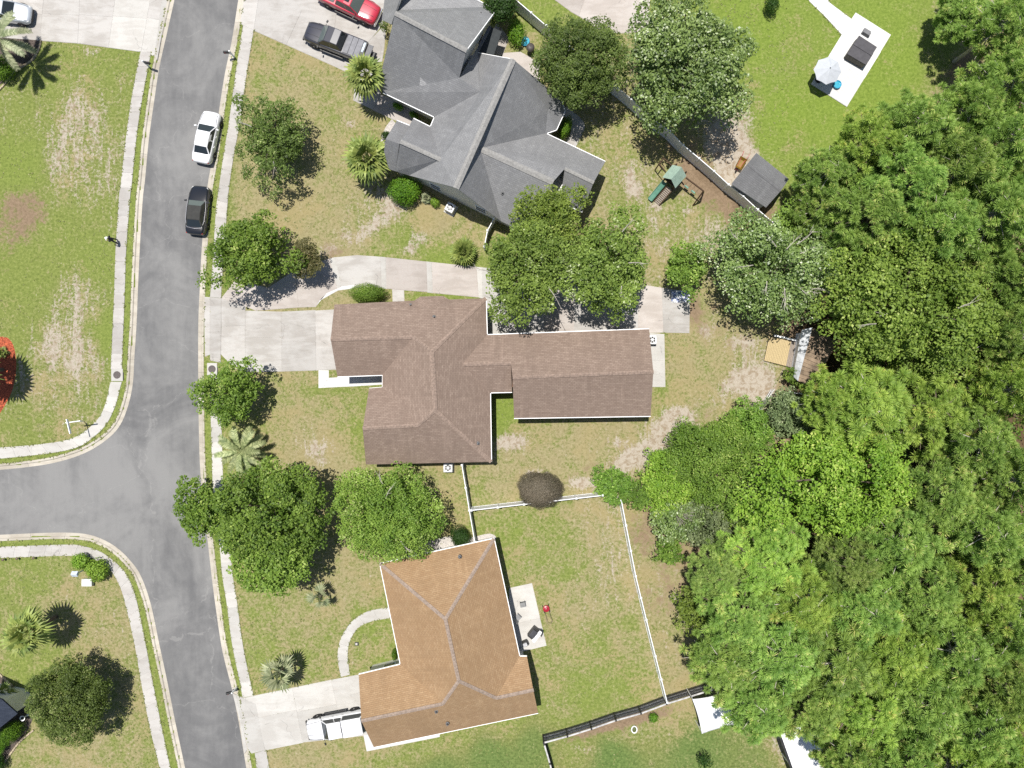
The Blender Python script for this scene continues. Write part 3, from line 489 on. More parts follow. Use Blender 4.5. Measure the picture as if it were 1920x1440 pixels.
# ---------------------------------------------------------------- houses
SH_brown = shingle('brown_shingle', C(172, 150, 135), C(192, 170, 154), C(154, 133, 120), C(115, 98, 88), .014)
SH_orange = shingle('orange_shingle', C(202, 166, 126), C(218, 184, 144), C(188, 152, 116), C(146, 116, 90))
SH_grey = shingle('grey_shingle', C(178, 178, 179), C(196, 196, 196), C(168, 168, 169), C(128, 127, 127), .055)
M_cap_b = plain('brown_ridge_cap', C(174, 152, 137), 0.95, var=0.18, scale=6)
M_cap_o = plain('grey_ridge_cap', C(184, 164, 148), 0.95, var=0.18, scale=6)
M_cap_g = plain('light_grey_ridge_cap', C(180, 178, 174), 0.95, var=0.15, scale=6)
M_pipe = plain('vent_pipe', (0.10, 0.10, 0.10, 1), 0.6)
def house(name, label, V, faces, eaves, rakes, ridges, foot, gables, rmat, wmat, capmat, capw, vents, base, doors=(), wz=2.75):
    HARD.append([(960 + (a - 960) * .955, 720 + (b - 720) * .955) for a, b in foot]); t = thing(name, label, 'house', P(*base)); W3 = {k: P(*v) for k, v in V.items()}
    mb = MB(); keys = list(V); idx = {k: i for i, k in enumerate(keys)}; mb.v = [tuple(W3[k]) for k in keys]; mb.uv = []
    for f in faces:
        pts = [W3[k] for k in f]; nrm = Vector((0, 0, 0))
        for i in range(len(pts)): nrm += (pts[i - 1]).cross(pts[i])
        if nrm.z < 0: f = f[::-1]; pts = pts[::-1]; nrm = -nrm
        nrm.normalize(); u = Vector((0, 0, 1)).cross(nrm); u = u.normalized() if u.length > 1e-3 else Vector((1, 0, 0)); v = nrm.cross(u)
        mb.f.append(tuple(idx[k] for k in f)); mb.uv += [(p.dot(u), p.dot(v)) for p in pts]
    roof = mb.obj('roof', rmat, t, world=True); so = roof.modifiers.new('thick', 'SOLIDIFY'); so.thickness = 0.14; so.offset = -1
    for e in eaves:
        g = MB(); p, q = W3[e[0]], W3[e[1]]; g.bar(p + Vector((0, 0, -0.09)), q + Vector((0, 0, -0.09)), 0.13, 0.13); g.obj('gutter', M_trim, roof, world=True)
    for e in rakes:
        g = MB(); p, q = W3[e[0]], W3[e[1]]; g.bar(p + Vector((0, 0, -0.11)), q + Vector((0, 0, -0.11)), 0.06, 0.2); g.obj('fascia', M_trim, roof, world=True)
    for r in ridges:
        p, q = W3[r[0]], W3[r[1]]; sl = r[2] if len(r) > 2 else 0.42; w = (r[3] if len(r) > 3 else capw); d = q - p; L = d.length; d /= L; hn = Vector((-d.y, d.x, 0)).normalized(); n = max(1, int(L / 0.26)); g = MB()
        for i in range(n):
            a = p + d * (L * i / n); b = p + d * (L * (i + 1.12) / n); za, zb = 0.07, 0.035; dr = Vector((0, 0, -w * sl))
            vs = [a + Vector((0, 0, za)), b + Vector((0, 0, zb)), b + hn * w + dr + Vector((0, 0, zb)), a + hn * w + dr + Vector((0, 0, za)), b - hn * w + dr + Vector((0, 0, zb)), a - hn * w + dr + Vector((0, 0, za))]
            vs += [v - Vector((0, 0, 0.05)) for v in (vs[3], vs[0], vs[5])]
            g.add(vs, [(0, 3, 2, 1), (0, 1, 4, 5), (6, 3, 0, 7), (7, 0, 5, 8)])
        g.obj('ridge_cap', capmat, roof, world=True)
    fp = [P(*q, 2.9) for q in foot]; ins = inset([(p.x, p.y) for p in fp], 0.42)
    g = MB(); g.prism(ins, 0, wz)
    wall = g.obj('wall', wmat, t, world=True)
    for gb in gables:     # eave corner, peak, eave corner, inner ridge point
        A, Pk, B, I = (W3[k] for k in gb); inn = (I - Pk); inn.z = 0; inn.normalize(); inn *= 0.42
        a = A.lerp(B, 0.07) + inn; b = B.lerp(A, 0.07) + inn; pk = Pk + inn; pk.z -= 0.3; a.z = b.z = wz - 0.1; th = inn * 0.3
        g = MB(); g.add([a, b, pk, a + th, b + th, pk + th], [(0, 1, 2), (5, 4, 3), (0, 3, 4, 1), (1, 4, 5, 2), (2, 5, 3, 0)]); g.obj('gable_wall', wmat, wall, world=True)
    n = len(ins)
    for i in range(n):     # windows
        a, b = Vector((*ins[i], 0)), Vector((*ins[(i + 1) % n], 0)); d = b - a; L = d.length
        if L < 2.6: continue
        d /= L; o = Vector((d.y, -d.x, 0)); k = int(L // 3.1)
        if i in doors:
            c = (a + b) / 2 + o * 0.02; Mr = Matrix((d, -o, Vector((0, 0, 1)))).transposed(); g = MB()
            for r in range(4): g.box(c + Vector((0, 0, 0.28 + r * 0.53)), (min(4.9, L - 0.8), 0.07, 0.5), M=Mr)
            g.obj('garage_door', M_trim, wall, world=True); continue
        for j in range(k):
            c = a + d * (L * (j + 0.5) / k) + o * 0.01 + Vector((0, 0, 1.5)); Mr = Matrix((d, -o, Vector((0, 0, 1)))).transposed()
            g = MB()
            for s in (-1, 1): g.box(c + d * (s * 0.52), (0.08, 0.1, 1.4), M=Mr)
            for s in (-1, 0, 1): g.box(c + Vector((0, 0, s * 0.66)), (0.96, 0.1, 0.08), M=Mr)
            f = g.obj('window', M_trim, wall, world=True)
            g = MB(); g.box(c, (0.98, 0.04, 1.28), M=Mr); gl = g.obj('pane', M_glass, f); 
            gl.data.transform(Matrix.Translation(-t.location))
    for vx, vy, vh in vents:
        p = P(vx, vy, vh); g = MB(); g.lathe([(0.16, -0.25), (0.16, 0.02), (0.07, 0.05), (0.06, 0.32), (0.001, 0.33)], 10, p); g.obj('vent_pipe', M_pipe, roof, world=True)
    return t
E = 2.9
# brown-roofed house in the middle
V = dict(a=(627, 571, E), b=(777, 563.5, E), n1=(788, 556, E), n2=(831, 555, E), b2=(842, 561.5, E), n0=(811, 580, 3.5), c=(911, 559, E), d=(913, 628, E), e=(1217, 617, E), f=(1225, 697, 4.75), g=(1220, 780, E), h=(964, 784, E), i=(961, 707.5, 4.75), j=(960, 735, E), k=(919, 736, E), l=(921, 866, E), m=(686, 871, E), n=(680, 803, 4.75), o=(692, 728, E), p=(717, 726, E), r=(717, 703, E), s=(632.5, 706, E), u=(620, 636, 4.4), v=(775, 632, 4.4), w=(809.5, 660, 5.3), x=(816, 769, 5.3), y=(783, 797, 4.75), z=(867, 683, 4.05), z2=(958, 681, 4.05), z3=(958, 679, 4.07))
faces = [('u', 'v', 'r', 's'), ('a', 'b', 'n0', 'b2', 'c', 'w', 'v', 'u'), ('b', 'n1', 'n0'), ('n1', 'n2', 'n0'), ('n2', 'b2', 'n0'), ('c', 'd', 'z', 'k', 'l', 'x', 'w'), ('d', 'e', 'f', 'i', 'z2', 'z'), ('i', 'f', 'g', 'h'), ('z', 'z2', 'j', 'k'), ('l', 'm', 'n', 'y', 'x'), ('n', 'o', 'p', 'y'), ('v', 'w', 'x', 'y', 'p', 'r')]
eaves = [('s', 'r'), ('d', 'e'), ('h', 'g'), ('j', 'k'), ('k', 'l'), ('c', 'd')]
rakes = [('p', 'r'), ('o', 'p')]
ridges = [('u', 'v'), ('w', 'v'), ('c', 'w'), ('w', 'x', .42, .2), ('x', 'y'), ('n', 'y'), ('l', 'x'), ('i', 'f'), ('z', 'z2')]
foot = [(627, 571), (911, 559), (913, 628), (1217, 617), (1220, 780), (964, 784), (961, 735), (919, 736), (921, 866), (688, 871), (692, 728), (717, 726), (717, 703), (632, 706)]
brown = house('brown_house', 'large brown-shingled house with long rear wing at centre of the block', V, faces, eaves, rakes, ridges, foot, [('a', 'u', 's', 'v'), ('e', 'f', 'g', 'i'), ('m', 'n', 'o', 'y')], SH_brown, M_wallb, M_cap_b, 0.17, [(770, 572, 3.1), (814, 594, 3.7), (896, 831, 3.5)], (800, 700), doors=(0,))
# orange-roofed house at the bottom
V = dict(a=(712.5, 1057, E), b=(926, 1010, E), c=(974, 1231, E), d=(988, 1231, E), e=(1000, 1294, 4.2), f=(1009, 1337, E), g=(701, 1401, E), h=(677.5, 1352, 4.5), i=(672.5, 1265, E), j=(751, 1246, E), k=(835, 1161, 5.5), l=(860, 1277, 5.5), m=(830, 1320, 4.5), n=(930, 1309, 4.2))
faces = [('a', 'b', 'k'), ('b', 'c', 'n', 'l', 'k'), ('c', 'd', 'e', 'n'), ('h', 'm', 'l', 'n', 'e', 'f', 'g'), ('i', 'j', 'm', 'h'), ('a', 'k', 'l', 'm', 'j')]
eaves = [('a', 'b'), ('b', 'c'), ('f', 'g'), ('i', 'j'), ('j', 'a'), ('c', 'd')]
ridges = [('a', 'k'), ('b', 'k'), ('k', 'l'), ('m', 'l'), ('l', 'n'), ('h', 'm'), ('n', 'e')]
foot = [(712.5, 1057), (926, 1010), (974, 1231), (988, 1231), (1009, 1337), (701, 1401), (676, 1265), (751, 1246)]
house('orange_house', 'orange-brown shingled house with grey ridge caps near the bottom edge', V, faces, eaves, [], ridges, foot, [('i', 'h', 'g', 'm'), ('d', 'e', 'f', 'n')], SH_orange, M_wallw, M_cap_o, 0.15, [(862, 1044, 3.6), (818, 1334, 4.2), (839, 1357, 3.6)], (840, 1220), doors=(2,))
# grey-roofed house at the top
V = dict(a=(714, 139, 3.7), a2=(718, 173, E), pk=(741, 24, 6.6), r2=(875, 94, 6.6), ne=(930, 19, E), nw=(782, -62, E), nw2=(766, -25, E),
 ex0=(734, 46, 5.5), ex1=(716, 37, 4.3), ex2=(726, -40, 4.3), ex3=(764, -40, 6.6),
 v1=(815, 219, E), v2=(900, 172, 4.9), c1=(861, 146, 4.9), cn=(897, 99, E), cg=(893, 92, E),
 mN=(962, 111, 6.3), mS=(855, 352, 6.3), mE1=(1052, 186, E), b1=(1059, 208, E), b2=(1043, 243, E), b0=(1027, 207, 3.6), mE2=(1023, 250, E), mSE=(940, 415, E), mSW=(767, 329, E),
 R1=(751, 265, 5.0), R2=(826, 299, 5.0), w1=(775, 222, E), w2=(807, 238, E), w3=(741, 321, E),
 Q1=(723, 261, 4.5), Q2=(749, 269.5, 4.6), q1=(744, 226, E), q2=(769, 236, E), q3=(729, 317, E), q4=(720, 284, 3.9),
 S1=(900, 278, 5.2), S2=(1037, 341, 5.2), sNE=(1135, 303, E), t1=(1059, 316, 4.4), t2=(1113, 342, 4.4), tS=(1092, 397, E), tS2=(1050, 378, E), sSW=(1006, 447, E), tv=(1045, 325, 4.9))
faces = [('pk', 'r2', 'c1', 'v2', 'v1', 'a2', 'a'), ('pk', 'nw2', 'nw', 'ne', 'r2'), ('pk', 'ex3', 'ex2', 'ex1', 'ex0'), ('c1', 'cg', 'cn', 'v2'),
 ('cn', 'mN', 'mS', 'mSW', 'R2', 'w2', 'v1', 'v2'), ('mN', 'mE1', 'b0', 'mE2', 'S1', 'mSE', 'mS'), ('mE1', 'b1', 'b0'), ('b1', 'b2', 'b0'), ('b2', 'mE2', 'b0'),
 ('R1', 'R2', 'mSW', 'w3'), ('R1', 'w1', 'w2', 'R2'), ('Q1', 'q1', 'q2', 'Q2'), ('Q1', 'Q2', 'w3', 'q3', 'q4'),
 ('S1', 'S2', 'sSW', 'mSE'), ('S1', 'mE2', 'sNE', 't2', 't1', 'S2'), ('t1', 't2', 'tS', 'tS2')]
eaves = [('a2', 'v1'), ('w1', 'w2'), ('q1', 'q2'), ('nw', 'ne'), ('mE2', 'sNE'), ('mE1', 'b1'), ('b1', 'b2'), ('b2', 'mE2'), ('tS2', 'tS'), ('v1', 'w2')]
rakes = [('ne', 'r2'), ('mN', 'cn')]
ridges = [('pk', 'r2', .55, .2), ('mN', 'mS', .55, .26), ('R1', 'R2', .5, .18), ('S1', 'S2', .5, .26), ('t1', 't2', .5, .15)]
foot = [(716, 168), (752, 30), (805, -40), (930, 19), (893, 96), (900, 99), (965, 111), (1052, 186), (1058, 208), (1043, 243), (1023, 250), (1135, 303), (1092, 397), (1050, 378), (1028, 396), (1004, 445), (940, 415), (767, 329), (731, 317), (744, 226), (769, 236), (775, 224), (806, 238), (815, 219)]
grey = house('grey_house', 'large grey-shingled house with many gables set at an angle at the top', V, faces, eaves, rakes, ridges, foot, [('ne', 'r2', 'c1', 'pk'), ('cn', 'mN', 'mE1', 'mS'), ('mSW', 'mS', 'mSE', 'mN'), ('sSW', 'S2', 't1', 'S1'), ('sNE', 't2', 'tS', 't1'), ('q1', 'Q1', 'q3', 'Q2')], SH_grey, M_wallw, M_cap_g, 0.2, [(902, 26, 3.4), (942, 362, 4.0)], (900, 230), doors=())
# awning on the back wall
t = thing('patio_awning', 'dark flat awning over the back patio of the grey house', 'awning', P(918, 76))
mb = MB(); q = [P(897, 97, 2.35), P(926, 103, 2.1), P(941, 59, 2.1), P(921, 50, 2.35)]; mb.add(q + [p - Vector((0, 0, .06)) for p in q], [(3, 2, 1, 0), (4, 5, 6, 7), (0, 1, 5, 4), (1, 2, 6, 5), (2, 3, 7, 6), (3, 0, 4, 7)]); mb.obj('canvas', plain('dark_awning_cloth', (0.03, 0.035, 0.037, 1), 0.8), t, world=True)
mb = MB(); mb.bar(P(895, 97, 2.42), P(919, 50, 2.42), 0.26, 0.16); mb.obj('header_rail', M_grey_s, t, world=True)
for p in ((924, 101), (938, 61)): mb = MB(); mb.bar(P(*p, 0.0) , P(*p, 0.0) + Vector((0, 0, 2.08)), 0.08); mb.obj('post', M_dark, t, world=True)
# dark roof corner at the bottom left
t = thing('dark_roofed_house', 'corner of a dark slate-coloured house roof at the bottom left edge', 'house', P(-30, 1340))
mb = MB(); q = [P(-80, 1290, 4.6), P(4, 1312, 3.4), P(33, 1338, E), P(-2, 1366, E), P(-80, 1420, E)]; mb.add(q, [(0, 4, 3, 2, 1)]); mb.uv = [(p.x, p.y) for p in (q[0], q[4], q[3], q[2], q[1])]
r = mb.obj('roof', shingle('slate_shingle', C(70, 78, 94), C(84, 92, 108), C(62, 70, 86), C(44, 50, 60)), t, world=True); so = r.modifiers.new('thick', 'SOLIDIFY'); so.thickness = 0.14; so.offset = -1
mb = MB(); mb.bar(P(-2, 1366, 2.8), P(-70, 1413, 2.8), 0.14, 0.14); mb.obj('gutter', M_trim, r, world=True)
mb = MB(); mb.prism([tuple(P(*p, 2.9).xy) for p in ((-80, 1300), (2, 1318), (26, 1338), (-4, 1358), (-80, 1410))], 0, 2.7); mb.obj('wall', M_wallw, t, world=True)
# ---------------------------------------------------------------- sheds, canopies, deck
def gable_shed(name, label, corners, ridge, he, hr, rmat, wmat):
    c = [P(*p, he) for p in corners]; r = [P(*p, hr) for p in ridge]; ctr = sum(c, Vector()) / 4; ctr.z = 0
    t = thing(name, label, 'shed', ctr)
    mb = MB(); mb.add(c + r, [(0, 1, 5, 4), (2, 3, 4, 5)]); mb.uv = []
    for f in ((0, 1, 5, 4), (2, 3, 4, 5)):
        pts = [(c + r)[i] for i in f]; u = (pts[1] - pts[0]).normalized(); n = (pts[1] - pts[0]).cross(pts[3] - pts[0]).normalized(); v = n.cross(u); mb.uv += [(p.dot(u), p.dot(v)) for p in pts]
    ro = mb.obj('roof', rmat, t, world=True); s = ro.modifiers.new('t', 'SOLIDIFY'); s.thickness = 0.1; s.offset = -1
    mb = MB(); mb.bar(r[0] + Vector((0, 0, .02)), r[1] + Vector((0, 0, .02)), 0.3, 0.05); mb.obj('ridge_cap', plain('dark_cap', C(96, 96, 98)), ro, world=True)
    k = inset([(p.x, p.y) for p in c], 0.2); mb = MB(); mb.prism(k, 0, he - 0.05); w = mb.obj('wall', wmat, t, world=True)
    for i0, i1, rr in ((1, 2, 1), (3, 0, 0)):
        inn = (r[1 - rr] - r[rr]).normalized() * 0.2; inn.z = 0; a, b, pk = c[i0].lerp(c[i1], .06) + inn, c[i1].lerp(c[i0], .06) + inn, r[rr] + inn; pk.z -= .15; a.z = b.z = he - .1
        mb = MB(); mb.add([a, b, pk, a + inn * .3, b + inn * .3, pk + inn * .3], [(0, 1, 2), (5, 4, 3), (1, 4, 5, 2), (2, 5, 3, 0)]); mb.obj('gable_wall', wmat, w, world=True)
    a, b = Vector((*k[3], 0)), Vector((*k[0], 0)); d = (b - a).normalized(); o = Vector((d.y, -d.x, 0)); Mr = Matrix((d, -o, Vector((0, 0, 1)))).transposed()
    mb = MB(); mb.box((a + b) / 2 + o * .02 + Vector((0, 0, .95)), (1.3, 0.05, 1.85), M=Mr); mb.obj('door', M_trim, w, world=True)
    return t
SH_shed = shingle('shed_shingle', C(150, 150, 152), C(164, 164, 166), C(142, 142, 144), C(112, 112, 114))
gable_shed('garden_shed', 'grey gabled garden shed just behind the white privacy fence', [(1436, 389), (1371, 345), (1417, 288), (1478, 337)], [(1464, 357.5), (1401.5, 307)], 2.3, 3.1, SH_shed, M_wallw)
# white-walled shed with rusty flat roof
M_rust = plain('rusty_roof_sheet', C(166, 144, 120), 0.8, var=0.3, scale=1.2)
t = thing('white_shed', 'white-walled shed with brown rusty lean-to roof at the edge of the wood', 'shed', P(1520, 660))
cs = [P(1523, 614, 2.4), P(1496, 715, 2.4), P(1526, 724, 2.2), P(1570, 640, 2.2)]
n = 14; mb = MB()
for i in range(n):
    a0, a1 = cs[0].lerp(cs[1], i / n), cs[0].lerp(cs[1], (i + .93) / n); b0, b1 = cs[3].lerp(cs[2], i / n), cs[3].lerp(cs[2], (i + .93) / n); dz = Vector((0, 0, .05 if i % 2 else .02))
    m2 = MB(); m2.add([a0 + dz, a1 + dz, b1 + dz, b0 + dz, a0 - dz, a1 - dz, b1 - dz, b0 - dz], [(0, 1, 2, 3), (7, 6, 5, 4), (0, 4, 5, 1), (1, 5, 6, 2), (2, 6, 7, 3), (3, 7, 4, 0)]); m2.obj('roof_sheet', M_rust, t, world=True)
ws = [P(1503, 619, 1.5), P(1487, 706, 1.5)]; M_wt = plain('white_sheet_roof', (0.7, 0.72, 0.75, 1), 0.5)
for i in range(6):
    q = [cs[0].lerp(cs[1], i / 6), cs[0].lerp(cs[1], (i + .97) / 6), ws[0].lerp(ws[1], (i + .97) / 6), ws[0].lerp(ws[1], i / 6)]; dz = Vector((0, 0, .03)); m2 = MB(); m2.add([p + dz for p in q] + [p - dz for p in q], [(3, 2, 1, 0), (4, 5, 6, 7), (0, 1, 5, 4), (1, 2, 6, 5), (2, 3, 7, 6), (3, 0, 4, 7)]); m2.obj('white_roof_sheet', M_wt, t, world=True)
k = inset([(p.x, p.y) for p in (ws[0], ws[1], cs[2], cs[3])], 0.15); mb = MB(); mb.prism(k, 0, 1.45); w = mb.obj('wall', plain('shed_white', (0.66, 0.68, 0.72, 1), 0.6), t, world=True)
mb = MB(); a, b = P(1499, 640), P(1493, 672); mb.box(((a + b) / 2) + Vector((-.12, 0, .65)), (0.05, 0.8, 1.25), rz=-.17); mb.obj('door', M_trim, w, world=True)
# deck
t = thing('wooden_deck', 'low new-pine deck beside the white-walled shed', 'deck', P(1465, 660))
A, B, Cc, D = P(1442.6, 631, .3), P(1498, 643, .3), P(1488.5, 690, .3), P(1433, 676, .3)
n = 19
for i in range(n):
    f0, f1 = i / n, (i + .9) / n; a, b, c, d = A.lerp(B, f0), A.lerp(B, f1), D.lerp(Cc, f1), D.lerp(Cc, f0); dz = Vector((0, 0, .04))
    m2 = MB(); m2.add([a, b, c, d, a - dz, b - dz, c - dz, d - dz], [(3, 2, 1, 0), (4, 5, 6, 7), (0, 1, 5, 4), (1, 2, 6, 5), (2, 3, 7, 6), (3, 0, 4, 7)]); m2.obj('plank', M_wood if i < 14 else M_woodg, t, world=True)
mb = MB(); mb.prism(inset([tuple(p.xy) for p in (A, B, Cc, D)], .1), 0, .24); mb.obj('frame', M_woodb, t, world=True)
mb = MB(); mb.bar(P(1452, 629, .36), P(1496, 639, .36), .16, .12); mb.obj('edge_board', M_trim, t, world=True)
# white canopies bottom right
def canopy(name, label, corners, h, sag, mat, posts=True):
    c = [P(*p, h) for p in corners]; ctr = sum(c, Vector()) / 4; ctr.z = 0; t = thing(name, label, 'canopy', ctr); n = 10; mb = MB(); vs = []
    for i in range(n + 1):
        for j in range(n + 1):
            u, v = i / n, j / n; p = c[0].lerp(c[1], u).lerp(c[3].lerp(c[2], u), v); e = min(u, 1 - u, v, 1 - v) * 2; p.z += sag * (1 - (1 - e) ** 2); mid = sum(c, Vector()) / 4
            k = 0.10 * 4 * (u * (1 - u) * (abs(v - .5) * 2) ** 3 + v * (1 - v) * (abs(u - .5) * 2) ** 3) * (0.6 if sag > .01 else 0); p = p.lerp(Vector((mid.x, mid.y, p.z)), k); p.z += random.uniform(-.015, .015) if sag > .01 else 0; vs.append(p)
    mb.add(vs, [(i * (n + 1) + j, i * (n + 1) + j + 1, (i + 1) * (n + 1) + j + 1, (i + 1) * (n + 1) + j) for i in range(n) for j in range(n)])
    o = mb.obj('canopy_cloth', mat, t, smooth=True, world=True); s = o.modifiers.new('t', 'SOLIDIFY'); s.thickness = 0.03
    for p in c:
        q = p.lerp(sum(c, Vector()) / 4, .04); q.z = 0; mb = MB(); mb.tube([q, q + Vector((0, 0, h))], .04, 8); mb.obj('pole', M_trim, t, world=True)
    return t
canopy('shade_canopy', 'white square shade canopy tucked under the pines beyond the black fence', [(1298, 1311), (1352, 1300), (1389, 1357), (1316, 1376)], 2.3, .25, plain('white_canvas', (0.82, 0.82, 0.82, 1), 0.8, var=.02))
t = thing('white_carport', 'flat white metal carport roof half under pines at bottom edge', 'carport', P(1490, 1400))
cs = [P(1462, 1371, 2.5), P(1520, 1358, 2.5), P(1570, 1470, 2.5), P(1497, 1470, 2.5)]; n = 6
for i in range(n):
    a, b, c, d = cs[0].lerp(cs[1], i / n), cs[0].lerp(cs[1], (i + .985) / n), cs[3].lerp(cs[2], (i + .985) / n), cs[3].lerp(cs[2], i / n); dz = Vector((0, 0, .05))
    m2 = MB(); m2.add([a, b, c, d, a - dz, b - dz, c - dz, d - dz], [(3, 2, 1, 0), (4, 5, 6, 7), (0, 1, 5, 4), (1, 2, 6, 5), (2, 3, 7, 6), (3, 0, 4, 7)]); m2.obj('roof_panel', M_trim, t, world=True)
mb = MB(); mb.bar(cs[0] + Vector((-.1, 0, -.08)), cs[3] + Vector((-.1, 0, -.08)), .2, .16); mb.obj('dark_gutter', M_dark, t, world=True)
for p in (cs[0].lerp(cs[2], .08), cs[1].lerp(cs[3], .08), cs[0].lerp(cs[3], .7)): mb = MB(); mb.bar(Vector((p.x, p.y, 0)), Vector((p.x, p.y, 2.45)), .1); mb.obj('post', M_trim, t, world=True)
# ---------------------------------------------------------------- fences
def privacy_fence(label, tops, hh=1.83, rail=True, mat=None, sub=None):
    mat = mat or M_white; pts = [P(*p, hh) for p in tops]; base = [Vector((p.x, p.y, 0)) for p in pts]
    t = thing('white_fence', label, 'fence', base[0])
    for i, p in enumerate(base):
        mb = MB(); mb.box(p + Vector((0, 0, hh / 2 + .04)), (.13, .13, hh + .08)); po = mb.obj('post', mat, t, world=True)
        mb = MB(); q = p + Vector((0, 0, hh + .08)); mb.add([q + Vector((a, b, 0)) for a, b in ((-.09, -.09), (.09, -.09), (.09, .09), (-.09, .09))] + [q + Vector((0, 0, .09))], [(0, 1, 4), (1, 2, 4), (2, 3, 4), (3, 0, 4), (3, 2, 1, 0)]); mb.obj('post_cap', mat, po, world=False).data.transform(Matrix.Translation(-t.location))
    for a, b in zip(base, base[1:]):
        d = b - a; L = d.length; d /= L; n = max(2, int(L / .16)); mb = MB(); yv = Vector((-d.y, d.x, 0))
        for k in range(n):
            p0 = a + d * (.07 + (L - .14) * (k + .008) / n); p1 = a + d * (.07 + (L - .14) * (k + .992) / n); mb.bar((p0 + Vector((0, 0, hh / 2))), (p1 + Vector((0, 0, hh / 2))), .03, hh - .3)
        pn = mb.obj('panel', mat, t, world=True)
        for z, h in ((hh - .06, .14), (.12, .16)):
            mb = MB(); mb.bar(a + d * .066 + Vector((0, 0, z)), b - d * .066 + Vector((0, 0, z)), .06, h); mb.obj('rail', mat, pn).data.transform(Matrix.Translation(-t.location))
    return t
def split_line(pts, step=50):
    out = []
    for a, b in zip(pts, pts[1:]):
        a, b = Vector(a), Vector(b); n = max(1, round((b - a).length / step)); out += [a.lerp(b, i / n) for i in range(n)]
    return [tuple(p) for p in out] + [pts[-1]]
privacy_fence('long white vinyl privacy fence running diagonally past the play set and garden shed', [(935, -36), (968, 0), (996, 24), (1024, 48), (1056, 76), (1090, 105), (1122, 133), (1154, 161), (1184, 186), (1225, 224), (1256, 246), (1281, 272), (1311, 297), (1339, 321), (1366, 346), (1394, 368), (1421, 393), (1451, 418)])
privacy_fence('white vinyl fence joining the brown-roofed and orange-roofed houses', split_line([(866, 872), (880, 957), (890, 1016)], 44), 1.6)
privacy_fence('white vinyl fence behind the round brown bush', split_line([(884, 957), (1130, 929)], 50))
privacy_fence('white vinyl fence on right side of the orange-roofed house backyard', split_line([(1165, 938), (1192, 1080), (1212, 1162), (1229, 1230), (1251, 1317)], 50))
privacy_fence('short white fence stub between the grey house corner and leafy trees', [(926, 410), (914, 432), (908, 462)], 1.6)
def rail_fence(label, tops, hh=1.45):
    pts = [P(*p, hh) for p in tops]; base = [Vector((p.x, p.y, 0)) for p in pts]; t = thing('black_rail_fence', label, 'fence', base[0]); Mf = plain('black_painted_wood', (0.02, 0.02, 0.021, 1), 0.6, var=.2); Mr = plain('light_grey_rail', (0.42, 0.41, 0.40, 1), 0.85, var=.2)  # rails get a much lighter grey than the black posts
    for p in base: mb = MB(); mb.box(p + Vector((0, 0, hh / 2)), (.15, .15, hh + .1)); mb.obj('post', Mf, t, world=True)
    for a, b in zip(base, base[1:]):
        for z in (.45, .92, 1.4):
            mb = MB(); mb.bar(a + Vector((0, 0, z)), b + Vector((0, 0, z)), .13, .10); mb.obj('rail', Mr, t, world=True)
        mb = MB(); n = max(3, int((b - a).length / .1)); d = (b - a) / n; o = Vector((-(b - a).y, (b - a).x, 0)).normalized() * .07
        for k in range(n): mb.bar(a + d * k + o + Vector((0, 0, .05)), a + d * k + o + Vector((0, 0, 1.38)), .016)
        for k in range(14): mb.bar(a + o + Vector((0, 0, .08 + k * .1)), b + o + Vector((0, 0, .08 + k * .1)), .014)
        mb.obj('wire_mesh', Mf, t, world=True)
rail_fence('black three-rail fence along bottom lawn below the orange-roofed house backyard', [(1019.5, 1393), (1064, 1381), (1109, 1367), (1155, 1351), (1202, 1338), (1250, 1320), (1295, 1306), (1340, 1292)])
rail_fence('short black rail fence leading off the bottom edge of the picture', [(1020.5, 1396), (1031, 1432), (1042, 1475)])
# white picket fence among the bushes
t = thing('picket_fence', 'low white picket fence among bushes near the wooden deck', 'fence', P(1418, 770)); a, b = P(1391, 812), P(1444, 731); n = 26
for i in range(n): mb = MB(); p = a.lerp(b, i / (n - 1)); mb.box(p + Vector((0, 0, .5)), (.09, .03, 1.0), rz=math.atan2((b - a).y, (b - a).x)); mb.obj('picket', M_white, t, world=True)
for z in (.25, .8): mb = MB(); mb.bar(a + Vector((.03, .02, z)), b + Vector((.03, .02, z)), .05, .09); mb.obj('rail', M_white, t, world=True)
t = thing('white_beam', 'single white beam lying behind bushes below the wooden deck', 'beam', P(1492, 736)); mb = MB(); mb.bar(P(1478, 734, .5), P(1507, 739, .5), .12, .12); mb.obj('timber', M_white, t, world=True)
for q in ((1481, 734.6), (1504, 738.5)): mb = MB(); mb.box(P(*q, 0) + Vector((0, 0, .22)), (.1, .1, .45)); mb.obj('support', M_woodg, t, world=True)
